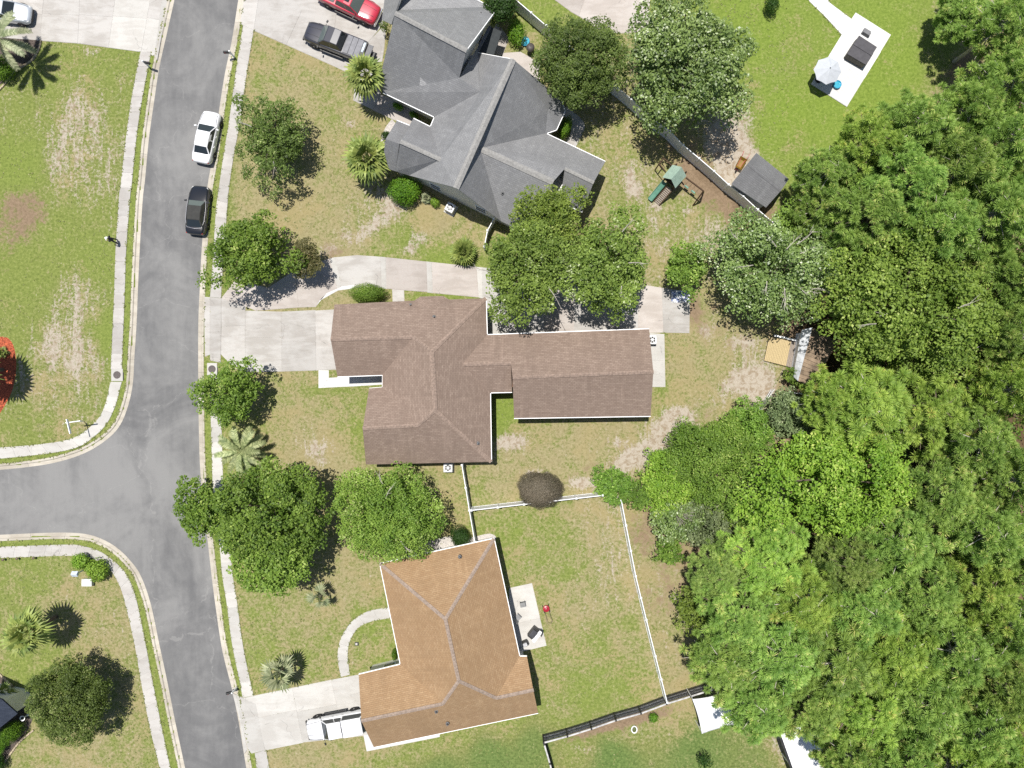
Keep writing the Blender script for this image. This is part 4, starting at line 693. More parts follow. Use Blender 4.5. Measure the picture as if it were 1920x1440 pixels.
# ---------------------------------------------------------------- vegetation
def fast_mesh(name, verts, faces, var, mat):
    me = bpy.data.meshes.new(name); nv = len(verts); nf, k = faces.shape
    me.vertices.add(nv); me.vertices.foreach_set('co', np.ascontiguousarray(verts, dtype=np.float32).ravel())
    me.loops.add(nf * k); me.loops.foreach_set('vertex_index', np.ascontiguousarray(faces, dtype=np.int32).ravel()); me.polygons.add(nf)
    me.polygons.foreach_set('loop_start', np.arange(nf, dtype=np.int32) * k); me.polygons.foreach_set('loop_total', np.full(nf, k, dtype=np.int32)); me.update(calc_edges=True)
    at = me.attributes.new('var', 'FLOAT', 'FACE'); at.data.foreach_set('value', np.ascontiguousarray(var, dtype=np.float32)); me.materials.append(mat); return me
def unit(a): return a / np.maximum(1e-9, np.linalg.norm(a, axis=1, keepdims=True))
def leaves_mesh(name, pos, nrm, size, mat, r, aspect=0.55, var=None, fold=0.25):
    n = len(pos); a = unit(r.normal(size=(n, 3))); u = unit(np.cross(nrm, a)); v = np.cross(nrm, u); L = size[:, None] * r.uniform(.5, 1.5, (n, 1)); Wd = L * aspect * r.uniform(.8, 1.2, (n, 1)) / 2
    tip = pos + u * L * .55 - nrm * L * fold * .5; base = pos - u * L * .45; l = pos + v * Wd + nrm * L * fold * .3; rr = pos - v * Wd + nrm * L * fold * .3
    verts = np.stack([base, l, tip, rr], 1).reshape(-1, 3); f = np.arange(n * 4).reshape(n, 4)
    return fast_mesh(name, verts, f, var if var is not None else r.uniform(0, 1, n), mat)
def crown(name, R, Hc, mat, seed, leaf=.2, dens=1.0, blobs=34, bsz=.34, flat=.35, rag=.12, shell=.78, aspect=.6, low=-.35, smooth=False):
    """leaf clumps over an uneven ellipsoid; centre at the origin, radius R, half height Hc"""
    r = np.random.default_rng(seed); pos = []; nor = []; var = []; ctr = []
    i = np.arange(blobs) + .5; z = 1 - (1 - low) * i / blobs; ph = math.pi * (1 + 5 ** .5) * i + r.uniform(0, 6); q = np.sqrt(np.maximum(0, 1 - z * z))
    d = np.stack([q * np.cos(ph), q * np.sin(ph), z], 1) + r.normal(0, .12, (blobs, 3)); d = unit(d)
    rag *= 1.35; az = np.arctan2(d[:, 1], d[:, 0]); wob = 1 + rag * np.sin(az * 2 + r.uniform(0, 6)) + rag * .8 * np.sin(az * 3 + r.uniform(0, 6)) + rag * .6 * np.sin(az * 5 + r.uniform(0, 6))
    for b in range(blobs):
        br = bsz * R * r.uniform(.72, 1.25); rad = (1 - bsz * .85) * r.uniform(.86, 1.06) * wob[b]
        c = d[b] * np.array([R, R, Hc]) * rad; ctr.append(c); n = int(dens * 2.6 * br * br * 3.2 / (leaf * leaf * aspect)); dd = r.normal(size=(n, 3)); dd[:, 2] += .25; dd = unit(dd); dd = dd[dd[:, 2] > -.55]; n = len(dd)
        if smooth:
            m = 9; k = r.integers(0, m, n); pos.append(c + dd * (br * (.8 + .24 * r.uniform(0, 1, n)) * (1 + .07 * np.sin(dd[:, 0] * 8 + b) * np.sin(dd[:, 1] * 8 + b)))[:, None]); nor.append(unit(dd * .95 + np.array([0, 0, .25]) + r.normal(0, .33, (n, 3)))); var.append(np.clip(r.uniform(-.18, .18) + r.uniform(.15, .85, n), 0, 1)); continue
        if r.uniform() < .1: continue
        m = 11; sd = r.normal(size=(m, 3)); sd[:, 2] = np.abs(sd[:, 2]) * .9 - .15; sd = unit(sd); sub = c + sd * br * .72 * np.array([1, 1, .85]); k = r.integers(0, m, n); sr = br * r.uniform(.3, .52, m)
        p = sub[k] + dd * (sr[k] * (.55 + .5 * r.uniform(0, 1, n) ** .6))[:, None]; pos.append(p)
        nn = unit(dd * .4 + np.array([0, 0, .75]) + r.normal(0, .36, (n, 3))); nor.append(nn); var.append(np.clip(r.uniform(-.15, .15) + r.uniform(-.2, .2, m)[k] + r.uniform(.15, .85, n), 0, 1))
    pos = np.concatenate(pos); nor = np.concatenate(nor); var = np.concatenate(var); sz = np.full(len(pos), leaf)
    if not smooth:
        ni = int(min(9000, 5.0 * R * R / (leaf * leaf))); dd = unit(r.normal(size=(ni, 3))) * (r.uniform(0, 1, (ni, 1)) ** .4); pi = dd * np.array([R * .74, R * .74, Hc * .42]) + np.array([0, 0, -Hc * .1]); pos = np.concatenate([pos, pi]); nor = np.concatenate([nor, unit(r.normal(0, .5, (ni, 3)) + np.array([0, 0, 1]))]); var = np.concatenate([var, r.uniform(0, .5, ni)]); sz = np.concatenate([sz, np.full(ni, leaf * 1.5)])  # inner leaves kept to darker tones so crown gaps look shaded
    return leaves_mesh(name, pos, nor, sz, mat, r, aspect, var), ctr
def trunk_mesh(name, h, hc, ctr, R, r0, mat, seed, nl=9):
    rd = random.Random(seed); mb = MB(); mb.tube([(0, 0, -.1), (0, 0, .15), (.05 * h * .1, 0, h * .4), (0, .04, hc)], [r0 * 1.5, r0 * 1.1, r0 * .85, r0 * .5], 8)
    for c in rd.sample(list(ctr), min(nl, len(ctr))):
        s = Vector((0, 0, hc * rd.uniform(.5, .95))); e = Vector(c) + Vector((0, 0, hc)); m = s.lerp(e, .5) + Vector((0, 0, .08 * R)); mb.tube([s, m, e], [r0 * .45, r0 * .28, r0 * .08], 5)
    me = bpy.data.meshes.new(name); me.from_pydata(mb.v, [], mb.f); me.update(); me.materials.append(mat); return me
def mkobj(name, me, parent, loc=(0, 0, 0)):
    o = bpy.data.objects.new(name, me); COL.objects.link(o); o.parent = parent; o.location = loc; return o
def tree(name, label, px, py, rpx, hc, mat, seed, cat='tree', half=.75, group=None, bare=0, stretch=None, rz=0, **kw):
    k = S * (H - hc) / H; R = rpx * k; Hc = R * half; base = P(px, py, hc); base.z = 0; t = thing(name, label, cat, base, rz, group)
    me, ctr = crown('crown', R, Hc, mat, seed, **kw); c = mkobj('crown', me, t, (0, 0, hc))
    if stretch: c.scale = (stretch[0], stretch[1], 1)
    tm = trunk_mesh('trunk', hc, hc, ctr, R, max(.05, R * .05), M_bark, seed); tr = mkobj('trunk', tm, t)
    if stretch: tr.scale = (stretch[0], stretch[1], 1)
    if bare:
        rd = random.Random(seed + 5)
        for i in range(bare):
            mb = MB(); a = rd.uniform(0, 6.28); q = rd.uniform(.25, .8) * R; p = Vector((math.cos(a) * q, math.sin(a) * q, hc + Hc * math.sqrt(max(.05, 1 - (q / R) ** 2)) * .85)); dr = Vector((math.cos(a + rd.uniform(-.6, .6)), math.sin(a + rd.uniform(-.6, .6)), .35)).normalized(); e = p + dr * rd.uniform(.8, 1.8)
            mb.tube([p, p.lerp(e, .5) + Vector((rd.uniform(-.1, .1), rd.uniform(-.1, .1), .05)), e], [.04, .025, .01], 4)
            for j in range(4): s = p.lerp(e, rd.uniform(.3, .9)); mb.tube([s, s + (dr + Vector((rd.uniform(-.9, .9), rd.uniform(-.9, .9), rd.uniform(-.2, .3)))) * rd.uniform(.3, .6)], [.018, .006], 4)
            mb.obj('bare_branch', M_twig, t)
    return t
L_oak = leafmat('dark_oak_leaf', (70, 86, 38), (128, 148, 72), (180, 188, 124))
L_mid = leafmat('mid_green_leaf', (82, 114, 36), (150, 180, 76), (190, 204, 114))
L_bright = leafmat('bright_green_leaf', (92, 116, 40), (158, 180, 80), (194, 206, 116))
L_yel = leafmat('yellow_green_leaf', (104, 142, 38), (172, 202, 82), (206, 216, 116))
L_silver = leafmat('silver_green_leaf', (80, 104, 50), (148, 170, 98), (206, 214, 178), trans=.3, rough=.4, spec=.5, k=1.1)
L_fine = leafmat('willow_leaf', (92, 124, 40), (166, 190, 86), (206, 214, 140))
L_brown = leafmat('brown_green_leaf', (84, 82, 50), (132, 124, 82), (160, 140, 100))
L_dkgreen = leafmat('deep_green_leaf', (76, 102, 36), (138, 162, 66), (172, 190, 96))
L_hedge = leafmat('hedge_leaf', (60, 100, 20), (130, 172, 48), (170, 196, 70))
L_darkh = leafmat('dark_hedge_leaf', (34, 62, 22), (70, 104, 40))
L_russet = leafmat('russet_bush_leaf', (84, 76, 64), (126, 114, 98), (148, 136, 120), trans=.1)
L_grey = leafmat('grey_green_leaf', (84, 98, 62), (140, 152, 104), (186, 186, 150), trans=.2)
L_pine = leafmat('pine_needle', (82, 110, 46), (151, 174, 85), (184, 178, 112), trans=.32, k=1.25)
L_pine2 = leafmat('yellow_pine_needle', (98, 126, 48), (166, 187, 86), (196, 178, 104), trans=.32, k=1.2)
L_pine3 = leafmat('blue_green_pine_needle', (86, 112, 50), (154, 174, 90), (170, 180, 110), trans=.3, k=1.15)
L_palm = leafmat('palm_leaf', (84, 104, 46), (168, 176, 96), (206, 202, 140), trans=.2)
L_palmg = leafmat('grey_palm_leaf', (104, 114, 80), (180, 182, 146), (214, 210, 182), trans=.15)
L_palmg2 = leafmat('pale_green_palm_leaf', (92, 108, 64), (190, 196, 140), (214, 212, 170), trans=.2)
L_mid2 = leafmat('grey_backed_green_leaf', (88, 108, 42), (156, 174, 82), (206, 212, 164))
# yard trees
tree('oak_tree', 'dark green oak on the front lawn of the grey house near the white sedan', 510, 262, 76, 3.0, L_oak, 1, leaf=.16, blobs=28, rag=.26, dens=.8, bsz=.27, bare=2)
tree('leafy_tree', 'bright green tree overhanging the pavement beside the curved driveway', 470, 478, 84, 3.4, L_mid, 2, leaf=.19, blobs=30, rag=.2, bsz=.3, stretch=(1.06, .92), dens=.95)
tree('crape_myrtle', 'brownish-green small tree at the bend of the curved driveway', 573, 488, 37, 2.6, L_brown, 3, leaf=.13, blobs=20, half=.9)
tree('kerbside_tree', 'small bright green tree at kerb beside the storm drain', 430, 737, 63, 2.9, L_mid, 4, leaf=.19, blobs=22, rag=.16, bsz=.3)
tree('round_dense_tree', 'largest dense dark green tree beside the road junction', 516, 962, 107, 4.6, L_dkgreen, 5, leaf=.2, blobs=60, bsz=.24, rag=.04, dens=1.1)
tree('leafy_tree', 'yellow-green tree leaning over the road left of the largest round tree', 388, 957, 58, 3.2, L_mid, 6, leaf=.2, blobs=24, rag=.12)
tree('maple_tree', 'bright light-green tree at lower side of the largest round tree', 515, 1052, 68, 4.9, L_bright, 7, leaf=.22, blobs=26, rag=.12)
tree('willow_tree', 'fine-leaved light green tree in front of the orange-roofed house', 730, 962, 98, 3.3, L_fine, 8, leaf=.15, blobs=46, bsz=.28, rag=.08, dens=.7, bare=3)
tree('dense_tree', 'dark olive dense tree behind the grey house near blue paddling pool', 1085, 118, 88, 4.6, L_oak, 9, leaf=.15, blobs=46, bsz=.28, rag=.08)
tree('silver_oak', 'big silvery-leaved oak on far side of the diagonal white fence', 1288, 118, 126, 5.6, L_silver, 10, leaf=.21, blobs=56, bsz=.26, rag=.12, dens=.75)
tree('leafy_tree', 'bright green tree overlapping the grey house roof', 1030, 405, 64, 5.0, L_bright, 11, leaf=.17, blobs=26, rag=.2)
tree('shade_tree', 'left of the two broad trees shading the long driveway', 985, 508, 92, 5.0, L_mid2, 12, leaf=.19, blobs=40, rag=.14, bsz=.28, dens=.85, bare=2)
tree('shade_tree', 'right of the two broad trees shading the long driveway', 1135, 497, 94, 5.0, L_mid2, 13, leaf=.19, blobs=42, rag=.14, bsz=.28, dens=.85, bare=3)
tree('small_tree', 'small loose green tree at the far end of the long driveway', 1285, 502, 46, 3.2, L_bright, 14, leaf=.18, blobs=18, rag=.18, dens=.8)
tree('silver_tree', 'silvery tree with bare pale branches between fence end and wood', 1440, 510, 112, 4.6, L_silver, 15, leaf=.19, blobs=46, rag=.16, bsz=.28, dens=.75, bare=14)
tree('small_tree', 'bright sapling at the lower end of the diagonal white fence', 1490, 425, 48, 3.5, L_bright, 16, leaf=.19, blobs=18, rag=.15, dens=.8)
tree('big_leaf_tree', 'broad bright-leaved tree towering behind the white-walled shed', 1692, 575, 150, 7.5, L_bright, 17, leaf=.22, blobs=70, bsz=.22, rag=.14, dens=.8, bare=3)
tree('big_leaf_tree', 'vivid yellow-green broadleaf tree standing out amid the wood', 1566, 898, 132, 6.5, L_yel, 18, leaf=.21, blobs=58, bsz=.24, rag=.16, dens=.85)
tree('dark_round_tree', 'dark grey-green round tree on bottom left lawn', 138, 1310, 78, 2.9, L_oak, 19, leaf=.13, blobs=46, bsz=.28, rag=.06, half=.8)
# hedges and bushes
def bush(label, px, py, rpx, hc, mat, seed, half=.7, stretch=None, rz=0, name='bush', **kw):
    kw.setdefault('leaf', .1); kw.setdefault('blobs', 9 if name == 'bush' else 18); kw.setdefault('rag', .03); kw.setdefault('bsz', .66 if name == 'bush' else .42); kw.setdefault('low', -.6); kw.setdefault('smooth', name == 'bush')
    return tree(name, label, px, py, rpx, hc, mat, seed, 'bush', half, stretch=stretch, rz=rz, **kw)
bush('round clipped green bush beside the fan palm at the grey house', 760, 359, 29, .9, L_hedge, 31)
bush('oval clipped hedge between curved driveway and brown roof', 690, 552, 34, .8, L_mid, 32, .5, stretch=(1, .55))
bush('round russet-brown bush standing on the line of the white fence', 1007, 918, 41, 1.3, L_russet, 33, .8, stretch=(1, .8), leaf=.08, blobs=7, bsz=.8, dens=1.7)
bush('dark square-clipped hedge against the orange-roofed house', 862, 1006, 20, .9, L_darkh, 34, .8, leaf=.08)
bush('oval clipped hedge behind the rear bay of the grey house', 1060, 240, 20, .8, L_hedge, 35, .6, stretch=(.55, 1), rz=-.4)
bush('small round dark bush beside the grey house porch', 724, 255, 10, .6, L_darkh, 36)
bush('small green bush near air conditioner at grey house wall', 816, 380, 9, .4, L_yel, 37)
bush('left of two small bushes under the grey house front gutter', 746, 200, 9, .5, L_hedge, 38, stretch=(1.2, .7), rz=-.5)
bush('right of two small bushes under the grey house front gutter', 776, 216, 8, .5, L_hedge, 39, stretch=(1.2, .7), rz=-.5)
bush('yellow-green bush cluster beside the paddling pool patio', 968, 62, 20, .7, L_hedge, 40, leaf=.12, stretch=(.8, 1.2))
bush('bright oblong clipped hedge at the dark-roofed house corner', 22, 1372, 26, .9, L_hedge, 41, .7, stretch=(.6, 1), rz=-.65)
bush('round hedge partly cut off at the bottom left edge', -2, 1402, 12, .7, L_hedge, 42)
bush('dark round bush at extreme bottom left corner', -6, 1432, 17, .7, L_darkh, 43)
bush('round green bush below the pale-fronded palm at upper left', 2, 130, 22, .8, L_hedge, 44)
bush('left of two yellow-green spiky bushes beside the curved pavement', 150, 1054, 15, .7, L_yel, 45, leaf=.16, blobs=14, dens=.8)
bush('right of two yellow-green spiky bushes beside the curved pavement', 183, 1068, 20, .7, L_yel, 46, leaf=.16, blobs=16, dens=.8)
bush('dark bush cut off at the top edge of the bright lawn', 1448, 8, 15, 1.0, L_darkh, 47)
bush('thin dark sapling on the bottom lawn below the white shade canopy', 1320, 1428, 13, 1.4, L_darkh, 48, leaf=.14, blobs=9, dens=.5, rag=.3)
bush('tiny green bush in dirt below the black rail fence', 1225, 1346, 9, .4, L_hedge, 49)
bush('small green bush in the orange-roofed house front corner', 740, 1226, 9, .4, L_hedge, 50, stretch=(.6, 1.3))
bush('spreading low evergreen at rear left of the grey house beside the fence', 938, 12, 28, 2.6, L_darkh, 51, leaf=.16, blobs=20, rag=.15)
bush('dark olive shrub against the garage of grey house by red pickup', 722, 50, 11, 1.4, L_oak, 52, leaf=.12, dens=.6)
# thicket between the back lawn and the wood
TH = [(1335, 868, 92, 2.2, L_mid, .14, 60, 'broad smooth vine-covered thicket at the back lawn edge'), (1400, 800, 52, 2.2, L_mid, .14, 30, 'rounded thicket just left of the picket fence'), (1252, 902, 58, 2.0, L_yel, .16, 30, 'pale yellow-green shrub in the thicket'), (1148, 908, 40, 1.5, L_mid, .15, 20, 'shrub covering the corner where two white fences meet'), (1238, 860, 22, 1.2, L_mid, .1, 14, 'small round shrub beside bare sandy soil'), (1195, 925, 34, 1.4, L_dkgreen, .15, 18, 'dark shrub next to the fence corner shrub'), (1268, 975, 50, 2.2, L_silver, .16, 26, 'silvery shrub right of the top of the right-hand fence'), (1330, 985, 56, 2.6, L_grey, .16, 28, 'grey-green shrub above the first pines of the wood'), (1420, 925, 62, 3.0, L_grey, .17, 30, 'grey-green shrub left of the vivid yellow-green tree'), (1480, 775, 52, 2.6, L_grey, .16, 28, 'greyish shrub below the wooden deck'), (1490, 705, 22, 1.4, L_dkgreen, .14, 12, 'small dark shrub against lower corner of the deck'), (1310, 1140, 48, 2.4, L_bright, .18, 24, 'bright shrub at the canopy edge beside bare soil strip'), (1255, 1035, 30, 1.6, L_mid, .15, 16, 'low shrub beside the upper bare soil strip'), (1380, 1005, 50, 3.0, L_mid, .16, 24, 'green shrub tucked between thicket and bright pines')]
for i, (x, y, r_, hc, mt, lf, nb, lb) in enumerate(TH): bush(lb, x, y, r_, hc, mt, 60 + i, .75, leaf=lf, blobs=nb, rag=.1, bsz=.3, name='shrub', dens=.85)
for i, (x, y) in enumerate(((1372, 838), (1275, 965), (1355, 935))):
    rd = random.Random(i); base = P(x, y, 2.6); base.z = 0; t = thing('dead_shrub', ('grey leafless shrub in the vine thicket', 'pale leafless twigs among silvery shrub', 'brown withered shrub inside the thicket')[i], 'shrub', base); mb = MB()
    for k in range(46):
        a = rd.uniform(0, 6.28); q = rd.uniform(.2, 1.2); p0 = Vector((0, 0, 1.6)); p1 = Vector((math.cos(a) * q, math.sin(a) * q, rd.uniform(3.2, 4.0))); mb.tube([p0, p0.lerp(p1, .5) + Vector((rd.uniform(-.2, .2), rd.uniform(-.2, .2), .1)), p1], [.03, .022, .01], 4)
    mb.tube([(0, 0, 0), (0, 0, 1.7)], [.08, .05], 6); mb.obj('twigs', M_twig if i != 2 else plain('brown_twig', (0.3, 0.2, 0.13, 1), .9), t)
# pines
def pine_proto(seed, R, h, mat, tufts=300, needles=120):
    r = np.random.default_rng(seed); hc = h * .78; tp = []; tn = []; br = []
    lv = np.linspace(.55, 1.0, 8)
    for li, l in enumerate(lv):
        rad = R * (1 - ((l - .58) / .46) ** 2) ** .5 if l > .58 else R * .96; rad = max(rad, .35 * R); nb = 8 if l < .9 else 5
        for b in range(nb):
            a = 2 * math.pi * (b + r.uniform(-.3, .3)) / nb + li; L = rad * r.uniform(.72, 1.12); z0 = h * l - .3; z1 = z0 + L * r.uniform(.02, .3); e = np.array([math.cos(a) * L, math.sin(a) * L, z1]); s = np.array([0, 0, z0]); br.append((s, e))
            for j in range(5):
                f = .5 + .55 * (j + r.uniform(0, .8)) / 5; p = s + (e - s) * f + r.normal(0, .22, 3) * np.array([1.5, 1.5, .6]); tp.append(p); tn.append(unit((e - s)[None])[0] * .4 + np.array([0, 0, .8]))
    tp.append(np.array([0, 0, h])); tn.append(np.array([0, 0, 1.0])); tp = np.array(tp); tn = np.array(tn); T = len(tp)
    c = np.repeat(tp, needles, 0); ax = np.repeat(unit(tn), needles, 0); n = len(c); d = r.normal(size=(n, 3)); d = unit(unit(d) + ax * .45); L = r.uniform(.26, .46, (n, 1)) * np.repeat(r.uniform(.8, 1.3, (T, 1)), needles, 0)
    w = unit(np.cross(d, np.array([0, 0, 1.0]) + r.normal(0, .3, size=(n, 3)))) * r.uniform(.014, .024, (n, 1)); s = c + d * .05
    verts = np.stack([s - w * .8, s + d * L * .6 - w, s + d * L, s + d * L * .6 + w], 1).reshape(-1, 3); f = np.arange(n * 4).reshape(n, 4); tv = np.repeat(r.uniform(-.3, .3, T), needles); var = np.clip(tv + r.uniform(.15, .8, n), 0, 1)
    cm = fast_mesh('crown', verts, f, var, mat)
    mb = MB(); mb.tube([(0, 0, -.1), (0, 0, h * .4), (.05, .05, h * .98)], [.2, .15, .04], 7)
    for s0, e in br: mb.tube([s0, (np.array(s0) + e) / 2 + np.array([0, 0, -.05]), e], [.06, .04, .015], 4)
    rd = random.Random(seed)
    for i in range(7):
        a = rd.uniform(0, 6.28); z = h * rd.uniform(.5, .72); q = R * rd.uniform(.7, 1.05); mb.tube([(0, 0, z), (math.cos(a) * q, math.sin(a) * q, z + rd.uniform(0, .8))], [.05, .012], 4)
    tm = bpy.data.meshes.new('trunk'); tm.from_pydata(mb.v, [], mb.f); tm.update(); tm.materials.append(M_twig if seed % 2 else M_bark)
    return cm, tm, R, h
PP = [pine_proto(101, 2.9, 12, L_pine), pine_proto(102, 3.1, 13, L_pine2), pine_proto(103, 2.7, 12, L_pine), pine_proto(104, 3.3, 13, L_pine3), pine_proto(105, 2.8, 12, L_pine2), pine_proto(106, 3.0, 12.5, L_pine)]
PINES = [(1812, 18, 50, 4.0, 2, 'low pine overhanging the corner of the bright lawn at top right'), (1890, 42, 60, 7, 0, 'pine in the top right corner of the picture'), (1898, 150, 62, 9, 2, 'pine at right edge just below the top right corner pine'), (1820, 208, 62, 9, 0, 'pine right of the bright lawn end'), (1722, 238, 66, 9, 2, 'pine leaning toward white patio with hot tub'), (1632, 268, 64, 8.5, 1, 'pine at lower edge of the bright lawn'), (1558, 322, 58, 7, 0, 'pine nearest the grey garden shed'), (1546, 388, 50, 6, 2, 'lower pine right of the garden shed'), (1705, 342, 76, 10, 5, 'pine between the lawn-edge pines and the broad bright-leaved tree'), (1802, 312, 72, 10, 0, 'pine second from right edge, level with the diagonal fence end'), (1892, 268, 64, 10, 2, 'pine at right edge level with the garden shed'), (1636, 398, 74, 9, 5, 'pine above left of the broad bright-leaved tree'), (1762, 424, 74, 10, 0, 'pine directly above the broad bright-leaved tree'), (1868, 398, 76, 10, 2, 'pine second from right edge, just above broad bright-leaved tree level'), (1905, 520, 70, 10, 5, 'pine at right edge right of the broad bright-leaved tree'), (1886, 625, 66, 10, 0, 'second pine at right edge below the broad bright-leaved tree top'), (1902, 730, 64, 10, 4, 'pine at right edge halfway down the picture'), (1590, 455, 44, 6.5, 2, 'small pine between silvery tree and broad bright-leaved tree'),
 (1640, 768, 92, 8, 4, 'soft full pine right of the white-walled shed roof'), (1745, 765, 84, 8.5, 1, 'pine below the broad bright-leaved tree'), (1570, 752, 56, 7, 4, 'pine touching the lower corner of the white-walled shed'), (1838, 828, 72, 9.5, 0, 'pine second from right edge beside a dark gap in the wood'), (1905, 900, 64, 10, 2, 'pine at right edge level with the russet bush'), (1768, 935, 82, 9, 5, 'pine right of the vivid yellow-green tree'), (1850, 1000, 76, 10, 0, 'pine below the dark gap in the wood near right edge'), (1692, 1022, 72, 9, 2, 'pine at lower right of the vivid yellow-green tree'), (1596, 1062, 66, 8.5, 3, 'pine just below the vivid yellow-green tree'), (1440, 1058, 86, 7, 1, 'bright yellow-green pine nearest the back thicket'), (1352, 1078, 56, 6, 3, 'blue-green small pine at canopy edge by the back fence'), (1512, 1132, 78, 8, 4, 'pine right of the bright yellow-green pine near the back thicket'), (1622, 1142, 80, 9, 0, 'pine below and left of the pine at lower right of vivid yellow-green tree'), (1735, 1112, 80, 9.5, 5, 'pine in mid wood, third crown from right edge, level with rear patio top'), (1842, 1108, 76, 10, 1, 'pine second from right edge, level with rear patio top'), (1905, 1182, 66, 10, 0, 'pine at right edge level with the orange-roofed house patio'), (1392, 1162, 74, 7.5, 5, 'pine overhanging bare soil right of the back fence'), (1472, 1232, 84, 8.5, 0, 'pine third crown in from the lower back-fence canopy edge'), (1362, 1252, 68, 7, 2, 'pine at canopy edge above the end of the black rail fence'), (1572, 1242, 80, 9, 2, 'pine two crowns above the white carport'), (1682, 1222, 80, 9.5, 4, 'pine in lower wood, third crown from the right edge, level with bottom of patio'), (1792, 1222, 80, 10, 0, 'pine in lower wood, second from right edge, level with bottom of patio'), (1882, 1292, 72, 10, 5, 'pine at right edge near the bottom right corner'), (1424, 1322, 72, 7.5, 0, 'pine covering right side of the white square shade canopy'), (1522, 1322, 74, 8.5, 5, 'pine just above the white carport roof'), (1622, 1332, 80, 9, 1, 'pine above and right of the white carport'), (1732, 1332, 80, 9.5, 0, 'pine in lower wood, third from right edge, level with orange roof bottom'), (1832, 1372, 72, 10, 2, 'pine second from right edge near the bottom right corner'), (1902, 1412, 62, 10, 4, 'pine in the bottom right corner of the picture'), (1600, 1425, 62, 8.5, 0, 'pine overhanging right side of the white carport'), (1692, 1425, 76, 9.5, 5, 'pine at bottom edge second right of carport'), (1785, 1440, 66, 10, 4, 'pine at bottom edge third right of carport'), (1960, 350, 70, 10, 0, 'pine cut off by right edge above the broad bright-leaved tree level'), (1965, 620, 70, 10, 2, 'pine cut off by right edge level with the long rear wing'), (1965, 1050, 70, 10, 5, 'pine cut off by right edge level with orange roof top')]
rp = random.Random(3)
for i, (x, y, rpx, hc, k, lb) in enumerate(PINES):
    cm, tm, R0, h0 = PP[k]; b = P(x, y, hc); b.z = 0; Rw = rpx * S * (H - hc) / H * 1.0; sc = Rw / R0; sz = hc / (h0 * .82)
    t = thing('pine_tree', lb or 'green pine crown crowded in deep among the wood', 'tree', b, rp.uniform(0, 6.28), 'pines of the wood')
    for nm, me in (('trunk', tm), ('crown', cm)):
        o = mkobj(nm, me, t); o.scale = (sc * rp.uniform(.95, 1.05), sc * rp.uniform(.95, 1.05), sz if nm == 'trunk' else sz)
# understory of the wood: dark low scrub that reads as one mass
r = np.random.default_rng(77); pts = []
poly = [(1500, 400), (1560, 420), (1600, 330), (1700, 270), (1800, 180), (1840, 90), (1990, 0), (1990, 1500), (1560, 1500), (1480, 1290), (1380, 1200), (1340, 1110), (1330, 1000), (1450, 960), (1520, 780), (1600, 700), (1620, 560), (1540, 480)]
q = r.uniform([1320, 60], [1990, 1500], (4200, 2)); q = q[inpoly(q[:, 0], q[:, 1], poly)]; n = len(q)
cx = (q[:, 0] - 960) * S; cy = (720 - q[:, 1]) * S; hh = r.uniform(.5, 2.6, n); m = 22
c = np.repeat(np.stack([cx, cy, hh], 1), m, 0); d = unit(r.normal(size=(n * m, 3)) + np.array([0, 0, .3])); pos = c + d * r.uniform(.3, .95, (n * m, 1)); pos[:, 2] = np.maximum(.05, pos[:, 2])
um = leaves_mesh('undergrowth', pos, unit(d + np.array([0, 0, .6])), np.full(n * m, .26), L_dkgreen, r, .6); o = bpy.data.objects.new('undergrowth', um); COL.objects.link(o); tag(o, 'dark low undergrowth on the floor of the wood', 'undergrowth', kind='stuff')
# palms
def fan_palm(label, px, py, rpx, h, mat, seed, nf=26, droop=.35, dead=0, name='fan_palm', group=None):
    k = S * (H - h) / H; R = rpx * k; b = P(px, py, h); b.z = 0; t = thing(name, label, 'palm', b); R *= 1.12; rd = random.Random(seed)
    mb = MB(); n = 8; pts = [(math.sin(i * 1.3) * .03, math.cos(i) * .03, h * i / n - (.05 if i == 0 else 0)) for i in range(n + 1)]; mb.tube(pts, [.17 - .05 * i / n + (.015 if i % 2 else 0) for i in range(n + 1)], 9); mb.obj('trunk', M_bark, t)
    for i in range(nf):
        a = i * 2.39996 + rd.uniform(-.2, .2); el = 1.45 - 1.75 * (i / nf) ** .9; L = R * .42 * rd.uniform(.85, 1.1); dr = Vector((math.cos(a) * math.cos(el), math.sin(a) * math.cos(el), math.sin(el))); c = Vector((0, 0, h)) + dr * L; mbf = MB()
        mbf.tube([(0, 0, h), c], [.025, .015], 4); side = Vector((-math.sin(a), math.cos(a), 0)); up = dr.cross(side) * -1; F = R * .72 * rd.uniform(.85, 1.1); nb = 11
        for j in range(nb):
            th = (j / (nb - 1) - .5) * 2.7; dj = (dr * math.cos(th) + side * math.sin(th)); l = F * (1 - .3 * abs(th) / 1.35) * rd.uniform(.9, 1.08); w = (side * math.cos(th) - dr * math.sin(th)) * (l * .075); m = c + dj * l * .55; tip = c + dj * l + Vector((0, 0, -droop * l * rd.uniform(.6, 1.4)))
            mbf.add([c, m + w + up * .02, tip, m - w + up * .02], [(0, 1, 2, 3)])
        o = mbf.obj('frond', mat, t); at = o.data.attributes.new('var', 'FLOAT', 'FACE'); at.data.foreach_set('value', [min(1, max(0, rd.uniform(.1, .9))) for _ in o.data.polygons])
    return t
